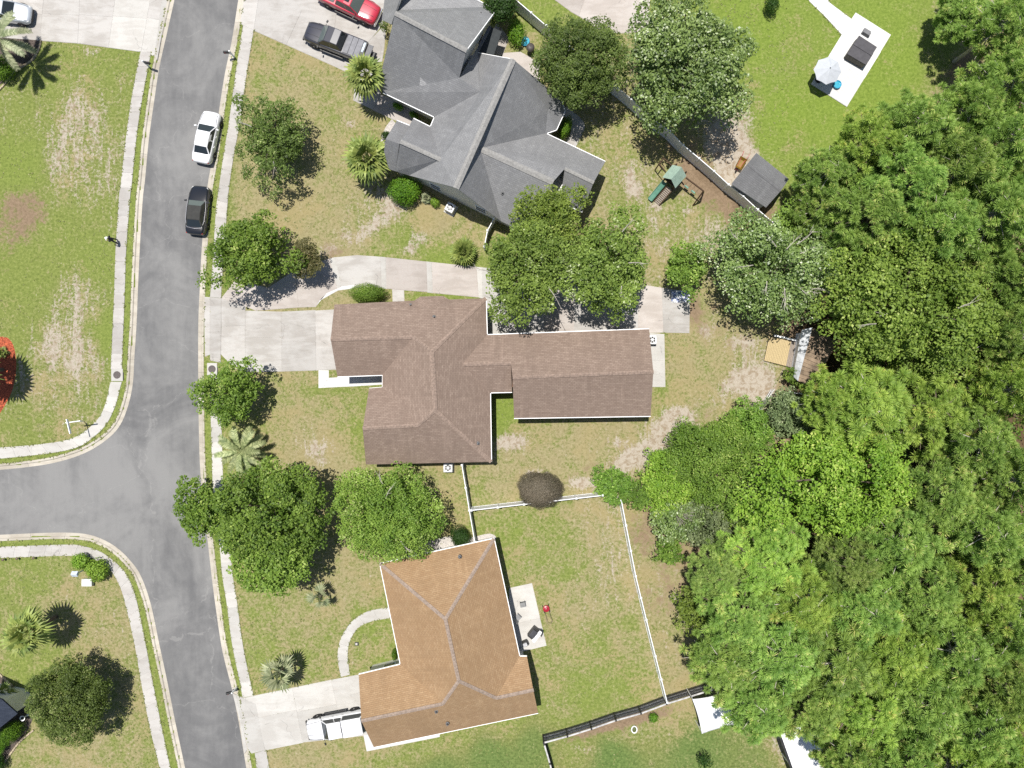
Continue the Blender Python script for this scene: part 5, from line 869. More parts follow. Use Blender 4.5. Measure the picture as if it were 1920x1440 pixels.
def feather_palm(label, px, py, rpx, h, mat, seed, nf=18, name='feather_palm', w0=.30):
    k = S * (H - h) / H; R = rpx * k; b = P(px, py, h); b.z = 0; t = thing(name, label, 'palm', b); rd = random.Random(seed); mb = MB(); mb.tube([(0, 0, -.05), (0, 0, h * .5), (0, 0, h)], [.2, .16, .13], 9); mb.obj('trunk', M_bark, t)
    for i in range(nf):
        a = i * 2.39996; el = 1.0 - .9 * (i / nf); mbf = MB(); pts = []; p = Vector((0, 0, h)); d = Vector((math.cos(a) * math.cos(el), math.sin(a) * math.cos(el), math.sin(el))); st = R * 1.22 / 14
        for j in range(15): pts.append(p.copy()); p = p + d * st; d = (d + Vector((0, 0, -.10))).normalized()
        mbf.tube(pts, [.03 - .0017 * j for j in range(15)], 4); side = Vector((-math.sin(a), math.cos(a), 0))
        for j in range(2, 15):
            for q in (0, .5):
                for s in (-1, 1):
                    c = pts[j] if q == 0 or j == 14 else pts[j].lerp(pts[j + 1], q); dj = (pts[min(14, j + 1)] - pts[j - 1]).normalized(); l = R * w0 * math.sin(math.pi * (j + 1) / 17) ** .6 * rd.uniform(.9, 1.1); e = c + (side * s * .85 + dj * .55 + Vector((0, 0, .12))).normalized() * l; w = dj * (l * .15); mbf.add([c - w, c + w, c.lerp(e, .6) + w, e], [(0, 1, 2, 3)])
        o = mbf.obj('frond', mat, t); at = o.data.attributes.new('var', 'FLOAT', 'FACE'); at.data.foreach_set('value', [rd.uniform(.1, .95) for _ in o.data.polygons])
    return t
fan_palm('yellow-green fan palm at the tailgate of the black pickup', 686, 140, 37, 3.6, L_palm, 1, 30)
fan_palm('larger fan palm between the grey house and its front lawn oak', 690, 298, 43, 3.0, L_palm, 2, 34)
feather_palm('pale feathery palm on the verge below the kerbside tree', 452, 845, 42, 1.9, L_palmg2, 3, 17, w0=.2)
fan_palm('green fan palm casting star-shaped shadow on lower left lawn', 52, 1184, 40, 3.8, L_palm, 4, 28)
fan_palm('grey-leaved young palm at the edge of the bottom driveway', 524, 1262, 34, 2.4, L_palmg, 5, 13, .15)
fan_palm('small sparse grey palm on lawn above the curved front walk', 600, 1119, 23, 1.8, L_palmg, 6, 7, .15)
feather_palm('large pale feathery palm at upper left beside the silver car', 0, 74, 50, 3.4, L_palmg, 7, 14, w0=.2)
fan_palm('spiky cycad with reddish tips at lawn end by the long driveway', 869, 472, 26, .9, L_palm, 8, 26, .15, name='cycad')
fan_palm('small green palm in the bed above the dark-roofed house corner', 10, 1298, 18, 1.0, L_palm, 9, 16, name='small_palm')
fan_palm('bluish agave rosette beside the round clipped bush', 799, 371, 10, .35, L_palmg, 10, 16, .1, name='agave')
fan_palm('palm beyond the left edge whose spiky shadow falls on the red mulch', -60, 692, 46, 4.2, L_palm, 11, 30)
fan_palm('small dark star-shaped plant in the red mulch bed', 5, 661, 11, .35, L_palm, 12, 14, .1, name='cycad')
# loose grass tufts and weeds over the lawns
r = np.random.default_rng(5); q = r.uniform([-20, -20], [1480, 1460], (90000, 2)); ok = ~inpoly(q[:, 0], q[:, 1], offline(wk, 12) + offline(sk, 12) + offline(ek, -12)[::-1])
for hp in HARD:
    a = np.array([(p[0], p[1]) for p in hp]); bb = (q[:, 0] > a[:, 0].min()) & (q[:, 0] < a[:, 0].max()) & (q[:, 1] > a[:, 1].min()) & (q[:, 1] < a[:, 1].max()); i = np.where(bb & ok)[0]; ok[i] &= ~inpoly(q[i, 0], q[i, 1], hp)
q = q[ok]; ix = np.clip(np.searchsorted(gx, (q[:, 0] - 960) * S), 0, nx - 1); iy = np.clip(np.searchsorted(gy, (720 - q[:, 1]) * S), 0, ny - 1); A = att.reshape(ny, nx, 4)[iy, ix]
nz = np.sin(q[:, 0] * .11 + np.sin(q[:, 1] * .07) * 2) * np.sin(q[:, 1] * .09 + np.sin(q[:, 0] * .05) * 2); keep = r.uniform(0, 1, len(q)) < np.clip(.3 + .3 * nz - A[:, 1] * .9 - A[:, 2] * .9, 0, 1); q = q[keep]; n = len(q)
pos = np.stack([(q[:, 0] - 960) * S, (720 - q[:, 1]) * S, r.uniform(.012, .03, n)], 1); eg = []
for e in EDGES:
    m_ = int(plen(e) * .5); f_ = r.uniform(0, len(e) - 1.001, m_); i_ = f_.astype(int); ea = np.array([(p[0], p[1]) for p in e]); eg.append(ea[i_] + (ea[i_ + 1] - ea[i_]) * (f_ - i_)[:, None])
eg = np.concatenate(eg); eg = eg + r.normal(0, .9, eg.shape); eg = eg[np.sin(eg[:, 0] * .3) * np.sin(eg[:, 1] * .21) > -.3]; pos = np.concatenate([pos, np.stack([(eg[:, 0] - 960) * S, (720 - eg[:, 1]) * S, r.uniform(.04, .07, len(eg))], 1)]); n = len(pos)
pos = np.repeat(pos, 2, 0) + r.normal(0, .03, (2 * n, 3)) * np.array([1, 1, .1]); nr = unit(r.normal(0, .35, (2 * n, 3)) + np.array([0, 0, 1.6]))
L_grass = leafmat('grass_tuft', (112, 122, 62), (178, 184, 110), (206, 198, 150), trans=.1, k=.62)
gm = leaves_mesh('grass_tufts', pos, nr, np.full(2 * n, .13), L_grass, r, .45); o = bpy.data.objects.new('grass_tufts', gm); COL.objects.link(o); tag(o, 'loose tufts of grass and weeds over the lawns', 'grass', kind='stuff')
# ---------------------------------------------------------------- vehicles
def paint(name, c, rough=.22, metal=.0):
    return plain(name, c, rough, metal, .5, var=.03, scale=1.5, coat=.6)
def loft(st, flip=False):
    mb = MB(); vs = []; k = 0
    for x, zb, zt, wb, wt in st:
        zm = zb + (zt - zb) * .55; half = [(wb * .82, zb), (wb, zb + .1), (wb * 1.0, zm), (wt + (wb - wt) * .35, zt - .06), (wt, zt), (wt * .5, zt + .03)]
        ring = [(x, -y, z) for y, z in half[::-1]] + [(x, y, z) for y, z in half]; ring = ring[::-1]; k = len(ring); vs += ring
    n = len(st); fs = [(i * k + j, i * k + (j + 1) % k, (i + 1) * k + (j + 1) % k, (i + 1) * k + j) for i in range(n - 1) for j in range(k)]
    fs += [tuple(range(k))[::-1], tuple(range((n - 1) * k, n * k))]; mb.add(vs, fs); return mb
def panel(mb, q, ins=(.06, .06, .06, .06), off=.012, th=.01):
    a, b, c, d = (Vector(p) for p in q)       # a b bottom, c d top
    f = lambda u, v: a.lerp(b, u).lerp(d.lerp(c, u), v); nn = (b - a).cross(d - a).normalized()
    l, r_, bo, to = ins; pts = [f(l, bo), f(1 - r_, bo), f(1 - r_, 1 - to), f(l, 1 - to)]; m = len(mb.v)
    mb.add([p + nn * off for p in pts] + [p - nn * th for p in pts], [(0, 1, 2, 3), (7, 6, 5, 4), (0, 4, 5, 1), (1, 5, 6, 2), (2, 6, 7, 3), (3, 7, 4, 0)]); return mb
def cabin(t, xf0, xr0, w0, xf1, xr1, w1, zb, zt, mat, splits=(.5,), glass=None, wr0=None, wr1=None, rear=True):
    wr0 = wr0 or w0 * .94; wr1 = wr1 or w1 * .96; glass = glass or M_glass
    B = [Vector(p) for p in ((xf0, w0, zb), (xf0, -w0, zb), (xr0, -wr0, zb), (xr0, wr0, zb))]; T = [Vector(p) for p in ((xf1, w1, zt), (xf1, -w1, zt), (xr1, -wr1, zt), (xr1, wr1, zt))]
    Mi = [(T[0] + T[3]) / 2 + Vector((0, 0, .05)), (T[1] + T[2]) / 2 + Vector((0, 0, .05))]; Mb = [(B[0] + B[3]) / 2, (B[1] + B[2]) / 2]
    mb = MB(); mb.add(B + T + Mi + Mb, [(0, 1, 5, 4), (2, 3, 7, 6), (4, 5, 9, 8), (8, 9, 6, 7), (1, 11, 9, 5), (11, 2, 6, 9), (3, 10, 8, 7), (10, 0, 4, 8)])
    c = mb.obj('cabin', mat, t, bevel=.05)
    g = MB(); panel(g, (B[0], B[1], T[1], T[0]), (.05, .05, .05, .03), .012); g.obj('windshield', glass, t)
    if rear: g = MB(); panel(g, (B[2], B[3], T[3], T[2]), (.07, .07, .08, .08), .012); g.obj('rear_window', M_glass, t)
    for s in (0, 1):
        b0, b1, t1, t0 = (B[1], B[2], T[2], T[1]) if s == 0 else (B[3], B[0], T[0], T[3]); e = [0] + (list(splits) if s == 0 else [1 - x for x in splits[::-1]]) + [1]
        for u0, u1 in zip(e, e[1:]):
            g = MB(); panel(g, (b0.lerp(b1, u0), b0.lerp(b1, u1), t0.lerp(t1, u1), t0.lerp(t1, u0)), (.05, .05, .12, .10), .016); g.obj('side_window', M_glass, t)
    return c
def wheels(t, xs, y, r, w=.22):
    for x in xs:
        for s in (-1, 1):
            M = Matrix.Rotation(math.pi / 2, 4, 'X'); mb = MB(); mb.lathe([(r * .62, -w / 2), (r * .96, -w / 2), (r, -w / 4), (r, w / 4), (r * .96, w / 2), (r * .62, w / 2)], 20); mb.v = [tuple(M @ Vector(v) + Vector((x, s * y, r))) for v in mb.v]; wh = mb.obj('wheel', M_rubber, t, smooth=False)
            mb = MB(); mb.lathe([(.01, w / 2 * s * -1 - .005 * s), (r * .2, w / 2 * -s), (r * .6, w / 2 * -s + .03 * s)], 14); mb.v = [tuple(M @ Vector(v) + Vector((x, s * y, r))) for v in mb.v]; mb.obj('rim', M_rim, wh)
def bits(t, xf, xr, w, zl, zr, mat, mx, mz, mw=None, mirror_mat=None):
    for s in (-1, 1):
        mb = MB(); mb.box((xf - .26, s * w * .66, zl - .02), (.22, .26, .1), rz=-s * .6); mb.obj('headlight', M_lamp_w, t, bevel=.03)
        mb = MB(); mb.box((xr + .12, s * w * .68, zr), (.1, .28, .12), rz=s * .3); mb.obj('tail_light', M_lamp_red, t, bevel=.03)
        mb = MB(); mb.box((mx, s * (mw or w + .1), mz), (.12, .22, .14), rz=s * .25); mb.bar((mx + .03, s * (w - .14), mz - .04), (mx, s * (w + .04), mz - .02), .05); mb.obj('mirror', mirror_mat or mat, t, bevel=.02)
        for hx in (.15, -.75): mb = MB(); mb.box((hx, s * (w + .005), zl + .12), (.18, .03, .03)); mb.obj('door_handle', mirror_mat or mat, t)
    mb = MB(); mb.box((xf - .03, 0, .42), (.08, w * 1.2, .16)); mb.obj('grille', M_black, t)
    mb = MB(); mb.box((xr + .02, 0, .62), (.05, .34, .14)); mb.obj('number_plate', M_trim, t)
def seam(t, pts, w=.02): mb = MB(); [mb.bar(a, b, w, .012) for a, b in zip(pts, pts[1:])]; mb.obj('panel_gap', M_black, t)
def sedan(label, px, py, hd, mat, Lk=1.0, cab=None, trim=None, name='parked_car', glass=None, topmat=None):
    b = P(px, py, .75); b.z = Z_ROAD if px < 450 and px > 200 else .04; t = thing(name, label, 'car', b, hd)
    st = [(-2.38, .42, .78, .58, .52), (-2.28, .30, .92, .82, .70), (-1.9, .24, .98, .90, .78), (-.9, .20, .97, .92, .84), (.6, .20, .97, .92, .84), (1.25, .22, .93, .91, .80), (1.85, .24, .84, .88, .74), (2.2, .30, .72, .80, .62), (2.36, .40, .60, .64, .5)]
    loft([(x * Lk, zb, zt, wb, wt) for x, zb, zt, wb, wt in st]).obj('body', mat, t, smooth=True, subs=2)
    c = cab or (1.02, -1.62, .82, .30, -1.0, .60, .95, 1.44); cabin(t, *[c[0] * Lk, c[1] * Lk, c[2], c[3] * Lk, c[4] * Lk, *c[5:]], topmat or mat, (.52,), glass)
    wheels(t, (-1.42 * Lk, 1.42 * Lk), .83, .33); bits(t, 2.36 * Lk, -2.36 * Lk, .9, .66, .80, mat, .75 * Lk, 1.0, mirror_mat=trim)
    seam(t, [(1.12 * Lk, -.74, .965), (1.5 * Lk, -.7, .93), (2.05 * Lk, -.62, .80)]); seam(t, [(1.12 * Lk, .74, .965), (1.5 * Lk, .7, .93), (2.05 * Lk, .62, .80)]); seam(t, [(-1.8 * Lk, -.7, 1.0), (-1.8 * Lk, .7, 1.0)])
    return t
P_white = paint('white_car_paint', (0.66, 0.66, 0.67, 1)); P_blk = paint('black_car_paint', (0.012, 0.013, 0.016, 1), .15); P_red = paint('metallic_red_paint', (0.42, 0.03, 0.055, 1), .25); P_silver = paint('silver_paint', (0.5, 0.53, 0.56, 1), .25, .4)
P_gun = paint('black_pickup_paint', (0.035, 0.035, 0.045, 1), .3)
def hdg(dx, dy): return math.atan2(-dy, dx)          # heading from a pixel direction
sedan('white sedan parked at the right-hand kerb of the road', 385.5, 256, hdg(20, -96), P_white)
cv = sedan('black soft-top car parked at kerb below the white sedan', 369, 393, hdg(10, -92), P_blk, .93, (.85, -1.75, .80, .25, -1.05, .60, .95, 1.38), glass=M_glass_g, topmat=plain('black_soft_top', (0.03, 0.03, 0.028, 1), .8))
for s in (-1, 1): mb = MB(); mb.tube([(.78, s * .80, .985), (0, s * .855, .99), (-1.0, s * .83, .99), (-1.62, s * .66, 1.0), (-1.72, 0, 1.01)], .025, 6); mb.obj('chrome_strip', M_chrome, cv)
sc_ = sedan('silver car nosing out beside the large pale palm at top left', 8, 20, hdg(60, 8), P_silver)
def pickup(label, px, py, hd, mat, kind, Lk=1.0):
    b = P(px, py, .9); b.z = .04; t = thing('pickup_truck', label, 'pickup', b, hd)
    st = [(-2.85, .55, 1.12, .93, .86), (-2.82, .48, 1.16, .97, .90), (-1.5, .42, 1.17, .98, .92), (-.9, .40, 1.16, .98, .92), (.9, .40, 1.16, .98, .92), (1.3, .40, 1.15, .98, .88), (2.1, .42, 1.10, .96, .82), (2.6, .45, 1.02, .92, .74), (2.85, .52, .86, .78, .60)]
    loft([(x * Lk, *q) for x, *q in st]).obj('body', mat, t, smooth=True, subs=2)
    wheels(t, (-1.75 * Lk, 1.8 * Lk), .88, .40, .27); bits(t, 2.85 * Lk, -2.85 * Lk, .95, .85, .95, mat, 1.12, 1.28, 1.2, M_black)
    mb = MB(); mb.box((2.84 * Lk, 0, .55), (.14, 1.7, .2)); mb.obj('front_bumper', M_chrome if kind == 'red' else M_black, t, bevel=.04); mb = MB(); mb.box((-2.9 * Lk, 0, .55), (.18, 1.7, .18)); mb.obj('rear_bumper', M_chrome if kind != 'black' else M_black, t, bevel=.04)
    for s in (-1, 1): mb = MB(); mb.box((.1, s * 1.02, .42), (2.2, .2, .07)); mb.obj('running_board', M_black, t, bevel=.02)
    seam(t, [(1.28, -.80, 1.195), (1.9, -.76, 1.15), (2.6, -.66, 1.055)], .03); seam(t, [(1.28, .80, 1.195), (1.9, .76, 1.15), (2.6, .66, 1.055)], .03)
    for s in (-1, 1): seam(t, [(1.3, s * .35, 1.2), (2.6, s * .3, 1.085)], .02)
    if kind == 'black':
        cabin(t, 1.35, -.95, .86, .62, -.62, .70, 1.15, 1.88, mat, (.5,), M_glass_g)
        for i in range(3): mb = MB(); x0 = -1.02 - i * .5; mb.box((x0 - .24, 0, 1.215), (.475, 1.62, .05)); mb.obj('bed_cover_panel', plain('grey_bed_cover', C(150, 150, 156), .6), t, bevel=.01)
        mb = MB(); mb.box((-2.67, 0, 1.195), (.34, 1.56, .03)); mb.obj('bed_floor', M_black, t); mb = MB(); mb.box((-2.66, -.25, 1.23), (.2, .9, .05)); mb.obj('white_cargo', plain('cargo_cloth', (0.6, 0.68, 0.75, 1), .8, var=.3), t, bevel=.02)
        mb = MB(); mb.box((-3.12, 0, .95), (.5, 1.55, .07)); mb.obj('tailgate', plain('grey_tailgate', C(130, 130, 134), .6), t, bevel=.02); mb = MB(); mb.bar((-2.9, -.2, .5), (-3.5, -.2, .5), .12); mb.box((-3.5, -.2, .55), (.15, .5, .1)); mb.obj('hitch', M_black, t)
    elif kind == 'red':
        cabin(t, 1.35, -.95, .86, .62, -.62, .70, 1.15, 1.86, mat, (.5,), M_glass_g)
        mb = MB(); mb.box((.15, 0, 1.91), (.55, .9, .03)); mb.obj('sunroof', M_glass, t, bevel=.01)
        mb = MB(); mb.box((-1.9, 0, 1.20), (1.65, 1.5, .03)); mb.obj('open_bed_panel', M_dark, t)  # flat dark panel standing in for the hollow of the open bed
    else:
        cabin(t, 1.2, -.62, .86, .55, -.66, .72, 1.15, 1.84, mat, (.62,), rear=False)
        cabin(t, -.70, -2.82, .90, -.72, -2.45, .76, 1.16, 1.90, mat, (), rear=True); mb = MB(); mb.box((-.68, 0, 1.90), (.05, .5, .03)); mb.obj('brake_light', M_dark, t)
    return t
pickup('black pickup with open tailgate and grey bed cover on top driveway', 629, 77, hdg(-118, -46), P_gun, 'black')
pickup('metallic red pickup cut off by the top edge on driveway', 654, 4, hdg(118, 56), P_red, 'red')
pickup('white pickup with camper shell parked at the orange-roofed house garage', 631, 1361, hdg(-103, 20), P_white, 'white', .94)
# ---------------------------------------------------------------- street furniture
def mailbox(label, px, py, rz):
    t = thing('mailbox', label, 'mailbox', P(px, py, 1.0), rz); t.location.z = 0
    mb = MB(); mb.box((-.12, 0, .62), (.1, .1, 1.3)); mb.box((.06, 0, .88), (.5, .08, .08)); mb.bar((-.1, 0, .55), (.15, 0, .86), .06); mb.obj('post', M_white, t)
    mb = MB(); pr = [(-.1, 0), (.1, 0), (.1, .12)] + [(.1 * math.cos(a), .12 + .1 * math.sin(a)) for a in (.5, 1.05, 1.57, 2.1, 2.64)] + [(-.1, .12)]; n = len(pr); mb.add([(x, y, .93 + z) for x in (-.02, .46) for y, z in pr], [tuple(range(n))[::-1], tuple(range(n, 2 * n))] + [(i, (i + 1) % n, n + (i + 1) % n, n + i) for i in range(n)]); mb.obj('box', M_black, t)
    mb = MB(); mb.box((.3, .115, 1.05), (.04, .02, .18)); mb.obj('flag', M_lamp_red, t)
mailbox('white-posted black mailbox near the top left driveway corner', 272, 117, hdg(12, 3)); mailbox('white-posted black mailbox near grey house driveway at right-hand kerb', 429, 98, hdg(-8, 0)); mailbox('black mailbox on white post under the small kerbside tree', 371, 757, hdg(-8, 0)); mailbox('black mailbox on white post at the bottom driveway entrance', 434, 1298, hdg(-9, 2))
t = thing('street_sign', 'white street name sign post with two crossed blades at the road junction', 'street sign', P(157.5, 789.5))
mb = MB(); mb.tube([(0, 0, 0), (0, 0, 2.3)], .035, 8); mb.obj('pole', M_white, t)
Mb = plain('sign_blade_green', (0.02, 0.12, 0.06, 1), .4)
for z, a in ((2.35, math.radians(-76)), (2.1, math.radians(8))):
    mb = MB(); d = Vector((math.cos(a), math.sin(a), 0)); mb.bar(d * -.3 + Vector((0, 0, z)), d * 1.0 + Vector((0, 0, z)), .07, .22); mb.obj('blade', M_white, t)
# person standing at the pavement edge
t = thing('person', 'person in dark clothes and white cap standing at edge of left pavement', 'person', P(221, 453), hdg(-1, .1))
sk_me = bpy.data.meshes.new('body'); J = [(0, 0, .95), (.0, 0, 1.15), (.02, 0, 1.38), (.02, 0, 1.48), (.03, 0, 1.53), (0, .11, .88), (.03, .14, .5), (0, .16, .1), (.12, .18, .05), (0, -.11, .88), (.03, -.14, .5), (0, -.16, .1), (.12, -.18, .05), (0, .2, 1.4), (.05, .25, 1.15), (.25, .14, 1.1), (0, -.2, 1.4), (.05, -.25, 1.15), (.25, -.14, 1.1), (.33, .10, 1.1), (.33, -.10, 1.1)]
Ed = [(0, 1), (1, 2), (2, 3), (3, 4), (0, 5), (5, 6), (6, 7), (7, 8), (0, 9), (9, 10), (10, 11), (11, 12), (2, 13), (13, 14), (14, 15), (2, 16), (16, 17), (17, 18), (15, 19), (18, 20)]
sk_me.from_pydata(J, Ed, []); sk_me.update(); bo = bpy.data.objects.new('body', sk_me); COL.objects.link(bo); bo.parent = t; m = bo.modifiers.new('skin', 'SKIN'); sm = bo.modifiers.new('s', 'SUBSURF'); sm.levels = 2; sm.render_levels = 2
Rr = [.14, .14, .15, .06, .055, .09, .065, .05, .05, .09, .065, .05, .05, .07, .05, .038, .07, .05, .038, .035, .035]
for v, q in zip(sk_me.skin_vertices[0].data, Rr): v.radius = (q, q)
sk_me.skin_vertices[0].data[0].use_root = True; sk_me.materials.append(plain('dark_clothes', (0.03, 0.03, 0.035, 1), .8))
M_skin = plain('skin', C(200, 150, 120), .6)
mb = MB(); mb.lathe([(.02, -.125), (.055, -.11), (.08, -.05), (.088, .02), (.08, .08), (.045, .12), (.005, .128)], 14, (.04, 0, 1.64)); hd_ = mb.obj('head', M_skin, t, smooth=True)
mb = MB(); mb.box((.135, 0, 1.635), (.03, .03, .05)); mb.obj('nose', M_skin, hd_, bevel=.01)
for s in (-1, 1): mb = MB(); mb.box((.118, s * .035, 1.66), (.015, .025, .012)); mb.obj('eye', M_black, hd_); mb = MB(); mb.box((.03, s * .09, 1.64), (.04, .02, .06)); mb.obj('ear', M_skin, hd_, bevel=.008)
mb = MB(); mb.box((.115, 0, 1.585), (.015, .05, .01)); mb.obj('mouth', plain('lips', C(150, 90, 80)), hd_)
mb = MB(); mb.lathe([(.098, 0), (.096, .05), (.075, .095), (.03, .115), (.003, .118)], 14, (.035, 0, 1.69)); mb.box((.155, 0, 1.70), (.12, .15, .015)); mb.obj('cap', M_trim, t, smooth=False)
for s in (-1, 1):
    mb = MB(); mb.box((.35, s * .09, 1.1), (.09, .035, .075)); mb.obj('palm', M_skin, t, bevel=.012)
    for k in range(4): mb = MB(); z = 1.072 + k * .02; mb.tube([(.39, s * .095, z), (.43, s * .07, z), (.42, s * .045, z)], [.009, .009, .007], 5); mb.obj('finger', M_skin, t)
    mb = MB(); mb.tube([(.33, s * .075, 1.13), (.37, s * .055, 1.145), (.40, s * .045, 1.142)], [.01, .01, .008], 5); mb.obj('thumb', M_skin, t)
tc = thing('remote_control', 'small pale remote control held by the person on the pavement', 'controller', P(221, 453), hdg(-1, .1)); mb = MB(); mb.box((.42, 0, 1.1), (.06, .16, .09)); mb.obj('case', M_trim, tc, bevel=.01); mb = MB(); mb.bar((.44, .05, 1.14), (.50, .05, 1.2), .012); mb.obj('antenna', M_black, tc)
# sign/birdhouse on post and utility box on lower left lawn
t = thing('post_box', 'pale gabled box on a post beside the yellow-green bushes', 'birdhouse', P(164, 1066))
mb = MB(); mb.box((0, 0, .8), (.09, .09, 1.6)); mb.obj('post', M_white, t); mb = MB(); mb.prism([(-.2, -.16), (.2, -.16), (.2, .16), (-.2, .16)], 1.6, 1.85); mb.obj('box', M_wallw, t)
mb = MB(); mb.add([(-.26, -.24, 1.83), (.26, -.24, 1.83), (.26, .24, 1.83), (-.26, .24, 1.83), (-.26, 0, 2.05), (.26, 0, 2.05)], [(0, 1, 5, 4), (2, 3, 4, 5), (0, 4, 3), (1, 2, 5), (0, 3, 2, 1)]); mb.obj('roof', plain('pale_blue_grey', (0.5, 0.55, 0.62, 1), .5), t)
t = thing('utility_box', 'low pale grey utility box on the lower left lawn', 'utility box', P(168, 1090)); mb = MB(); mb.box((0, 0, .22), (.85, .6, .44)); mb.obj('cabinet', plain('utility_grey', (0.5, 0.53, 0.5, 1), .6), t, bevel=.04); mb = MB(); mb.box((0, 0, .455), (.9, .64, .03)); mb.obj('lid', plain('utility_lid', (0.56, 0.58, 0.55, 1), .6), t, bevel=.01)
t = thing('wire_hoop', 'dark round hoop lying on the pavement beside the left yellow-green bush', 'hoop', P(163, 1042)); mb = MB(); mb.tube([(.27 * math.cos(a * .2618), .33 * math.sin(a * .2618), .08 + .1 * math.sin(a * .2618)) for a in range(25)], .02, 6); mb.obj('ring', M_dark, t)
for i, (x, y) in enumerate(((10, 1048), (36, 1046), (67, 1045))):
    t = thing('path_light', ('leftmost', 'middle', 'rightmost')[i] + ' of three small path lights along the lower left pavement', 'path light', P(x, y), group='path lights by lower left pavement'); mb = MB(); mb.tube([(0, 0, 0), (0, 0, .3)], .02, 6); mb.obj('stake', M_dark, t); mb = MB(); mb.lathe([(.03, .3), (.12, .32), (.10, .38), (.01, .42)], 10); mb.obj('cap', plain('brown_cap', (0.12, 0.08, 0.06, 1), .5), t)
# ---------------------------------------------------------------- air conditioners
def ac(label, px, py, rz):
    t = thing('air_conditioner', label, 'air conditioner', P(px, py, .8), rz); t.location.z = 0
    mb = MB(); mb.box((0, 0, .05), (.98, .98, .1)); mb.obj('concrete_base', M_walkb, t); mb = MB(); mb.box((0, 0, .48), (.8, .8, .76)); mb.obj('casing', plain('ac_casing', (0.5, 0.5, 0.49, 1), .5), t, bevel=.04)
    mb = MB(); mb.lathe([(.28, .865), (.36, .88), (.38, .862)], 20); mb.obj('fan_ring', M_trim, t); mb = MB(); mb.lathe([(.01, .864), (.29, .868)], 20); mb.obj('fan_opening', M_black, t)
    mb = MB()
    for a in range(6): c, s = math.cos(a * 1.047), math.sin(a * 1.047); mb.bar((0, 0, .885), (.34 * c, .34 * s, .885), .03, .015)
    mb.lathe([(.01, .90), (.1, .895)], 10); mb.obj('fan_guard', M_trim, t)
ac('air conditioner against the grey house wall near the clipped bush', 844, 389, -.5); ac('air conditioner below the brown roof next to white fence', 840, 877, 0); ac('air conditioner at right end of brown house rear wing', 1223, 637, 0)
# ---------------------------------------------------------------- back gardens
t = thing('play_set', 'wooden play set with pale green roof, slide and swings in back garden', 'play set', P(1268, 340))
A, B, Cc, D, Ee, F = P(1242, 332.5, 2.3), P(1261, 309, 2.3), P(1278, 313, 3.1), P(1258.6, 336.4, 3.1), P(1287, 330, 2.3), P(1266.4, 353, 2.3)
for a, b, c, d in ((A, D, Cc, B), (D, F, Ee, Cc)):
    for i in range(6):
        p = [a.lerp(b, i / 6), a.lerp(b, (i + .96) / 6), d.lerp(c, (i + .96) / 6), d.lerp(c, i / 6)]; dz = Vector((0, 0, .05)); m2 = MB(); m2.add(p + [q - dz for q in p], [(0, 1, 2, 3), (7, 6, 5, 4), (0, 4, 5, 1), (1, 5, 6, 2), (2, 6, 7, 3), (3, 7, 4, 0)]); m2.obj('roof_board', M_green_v, t, world=True)
fl = [P(1246, 336, 1.4), P(1264, 314, 1.4), P(1282, 328, 1.4), P(1264, 350, 1.4)]
mb = MB(); mb.prism([tuple(p.xy) for p in fl], 1.3, 1.4); mb.obj('platform', M_woodb, t, world=True)
for p in fl: mb = MB(); mb.box((p.x, p.y, 1.2), (.1, .1, 2.4)); mb.obj('post', M_woodb, t, world=True)
s0, s1 = P(1246, 341, 1.35), P(1218, 375, .25); d = (s1 - s0); sd = Vector((-d.y, d.x, 0)).normalized() * .24
mb = MB(); n = 10; vs = []
for i in range(n + 1): c = s0.lerp(s1, i / n); c.z += -.12 * math.sin(math.pi * i / n); vs += [c - sd + Vector((0, 0, .16)), c - sd * .8, c + sd * .8, c + sd + Vector((0, 0, .16))]
mb.add(vs, [(i * 4 + j, i * 4 + j + 1, (i + 1) * 4 + j + 1, (i + 1) * 4 + j) for i in range(n) for j in range(3)]); o = mb.obj('slide', M_green_s, t, world=True); q = o.modifiers.new('t', 'SOLIDIFY'); q.thickness = .03
l0, l1 = P(1256, 352, 1.35), P(1231, 381, .05); d = l1 - l0; sd = Vector((-d.y, d.x, 0)).normalized() * .3
for s in (-1, 1): mb = MB(); mb.bar(l0 + sd * s, l1 + sd * s, .09); mb.obj('ladder_rail', M_woodb, t, world=True)
for i in range(11): mb = MB(); c = l0.lerp(l1, (i + .5) / 11); mb.bar(c - sd, c + sd, .11, .04); mb.obj('rung', M_woodg, t, world=True)
b0, b1 = P(1286, 333, 2.2), P(1319, 358, 2.2); mb = MB(); mb.bar(b0, b1, .1, .14); mb.obj('swing_beam', M_woodb, t, world=True); dd = (b1 - b0).normalized(); sd = Vector((-dd.y, dd.x, 0))
for s in (-1, 1): mb = MB(); e = b1 + sd * s * .8 + dd * .15; e.z = 0; mb.bar(b1, e, .1); mb.obj('swing_leg', M_woodb, t, world=True)
mb = MB(); c = b1 + dd * .08; mb.bar(Vector((c.x, c.y, 1.0)) + sd * .42, Vector((c.x, c.y, 1.0)) - sd * .42, .08); mb.obj('leg_brace', M_woodb, t, world=True)
for f in (.3, .68):
    c = b0.lerp(b1, f); mb = MB(); mb.box((c.x, c.y, .55), (.42, .16, .04), rz=math.atan2(dd.y, dd.x)); sw_ = mb.obj('swing_seat', M_green_s, t, world=True); mb = MB()
    for s in (-1, 1): mb.tube([c + dd * .2 * s, c + dd * .2 * s + Vector((0, 0, -1.64))], .012, 4)
    mb.obj('chain', M_dark, sw_).data.transform(Matrix.Translation(-t.location))
pp = [P(1261, 312, 1.9), P(1244, 296, 1.9), P(1236, 307, 1.9), P(1248, 322, 1.9)]
for i, (a, b) in enumerate(zip(pp, pp[1:])): mb = MB(); mb.bar(a, b, .08); mb.obj('monkey_bar', M_woodb, t, world=True)
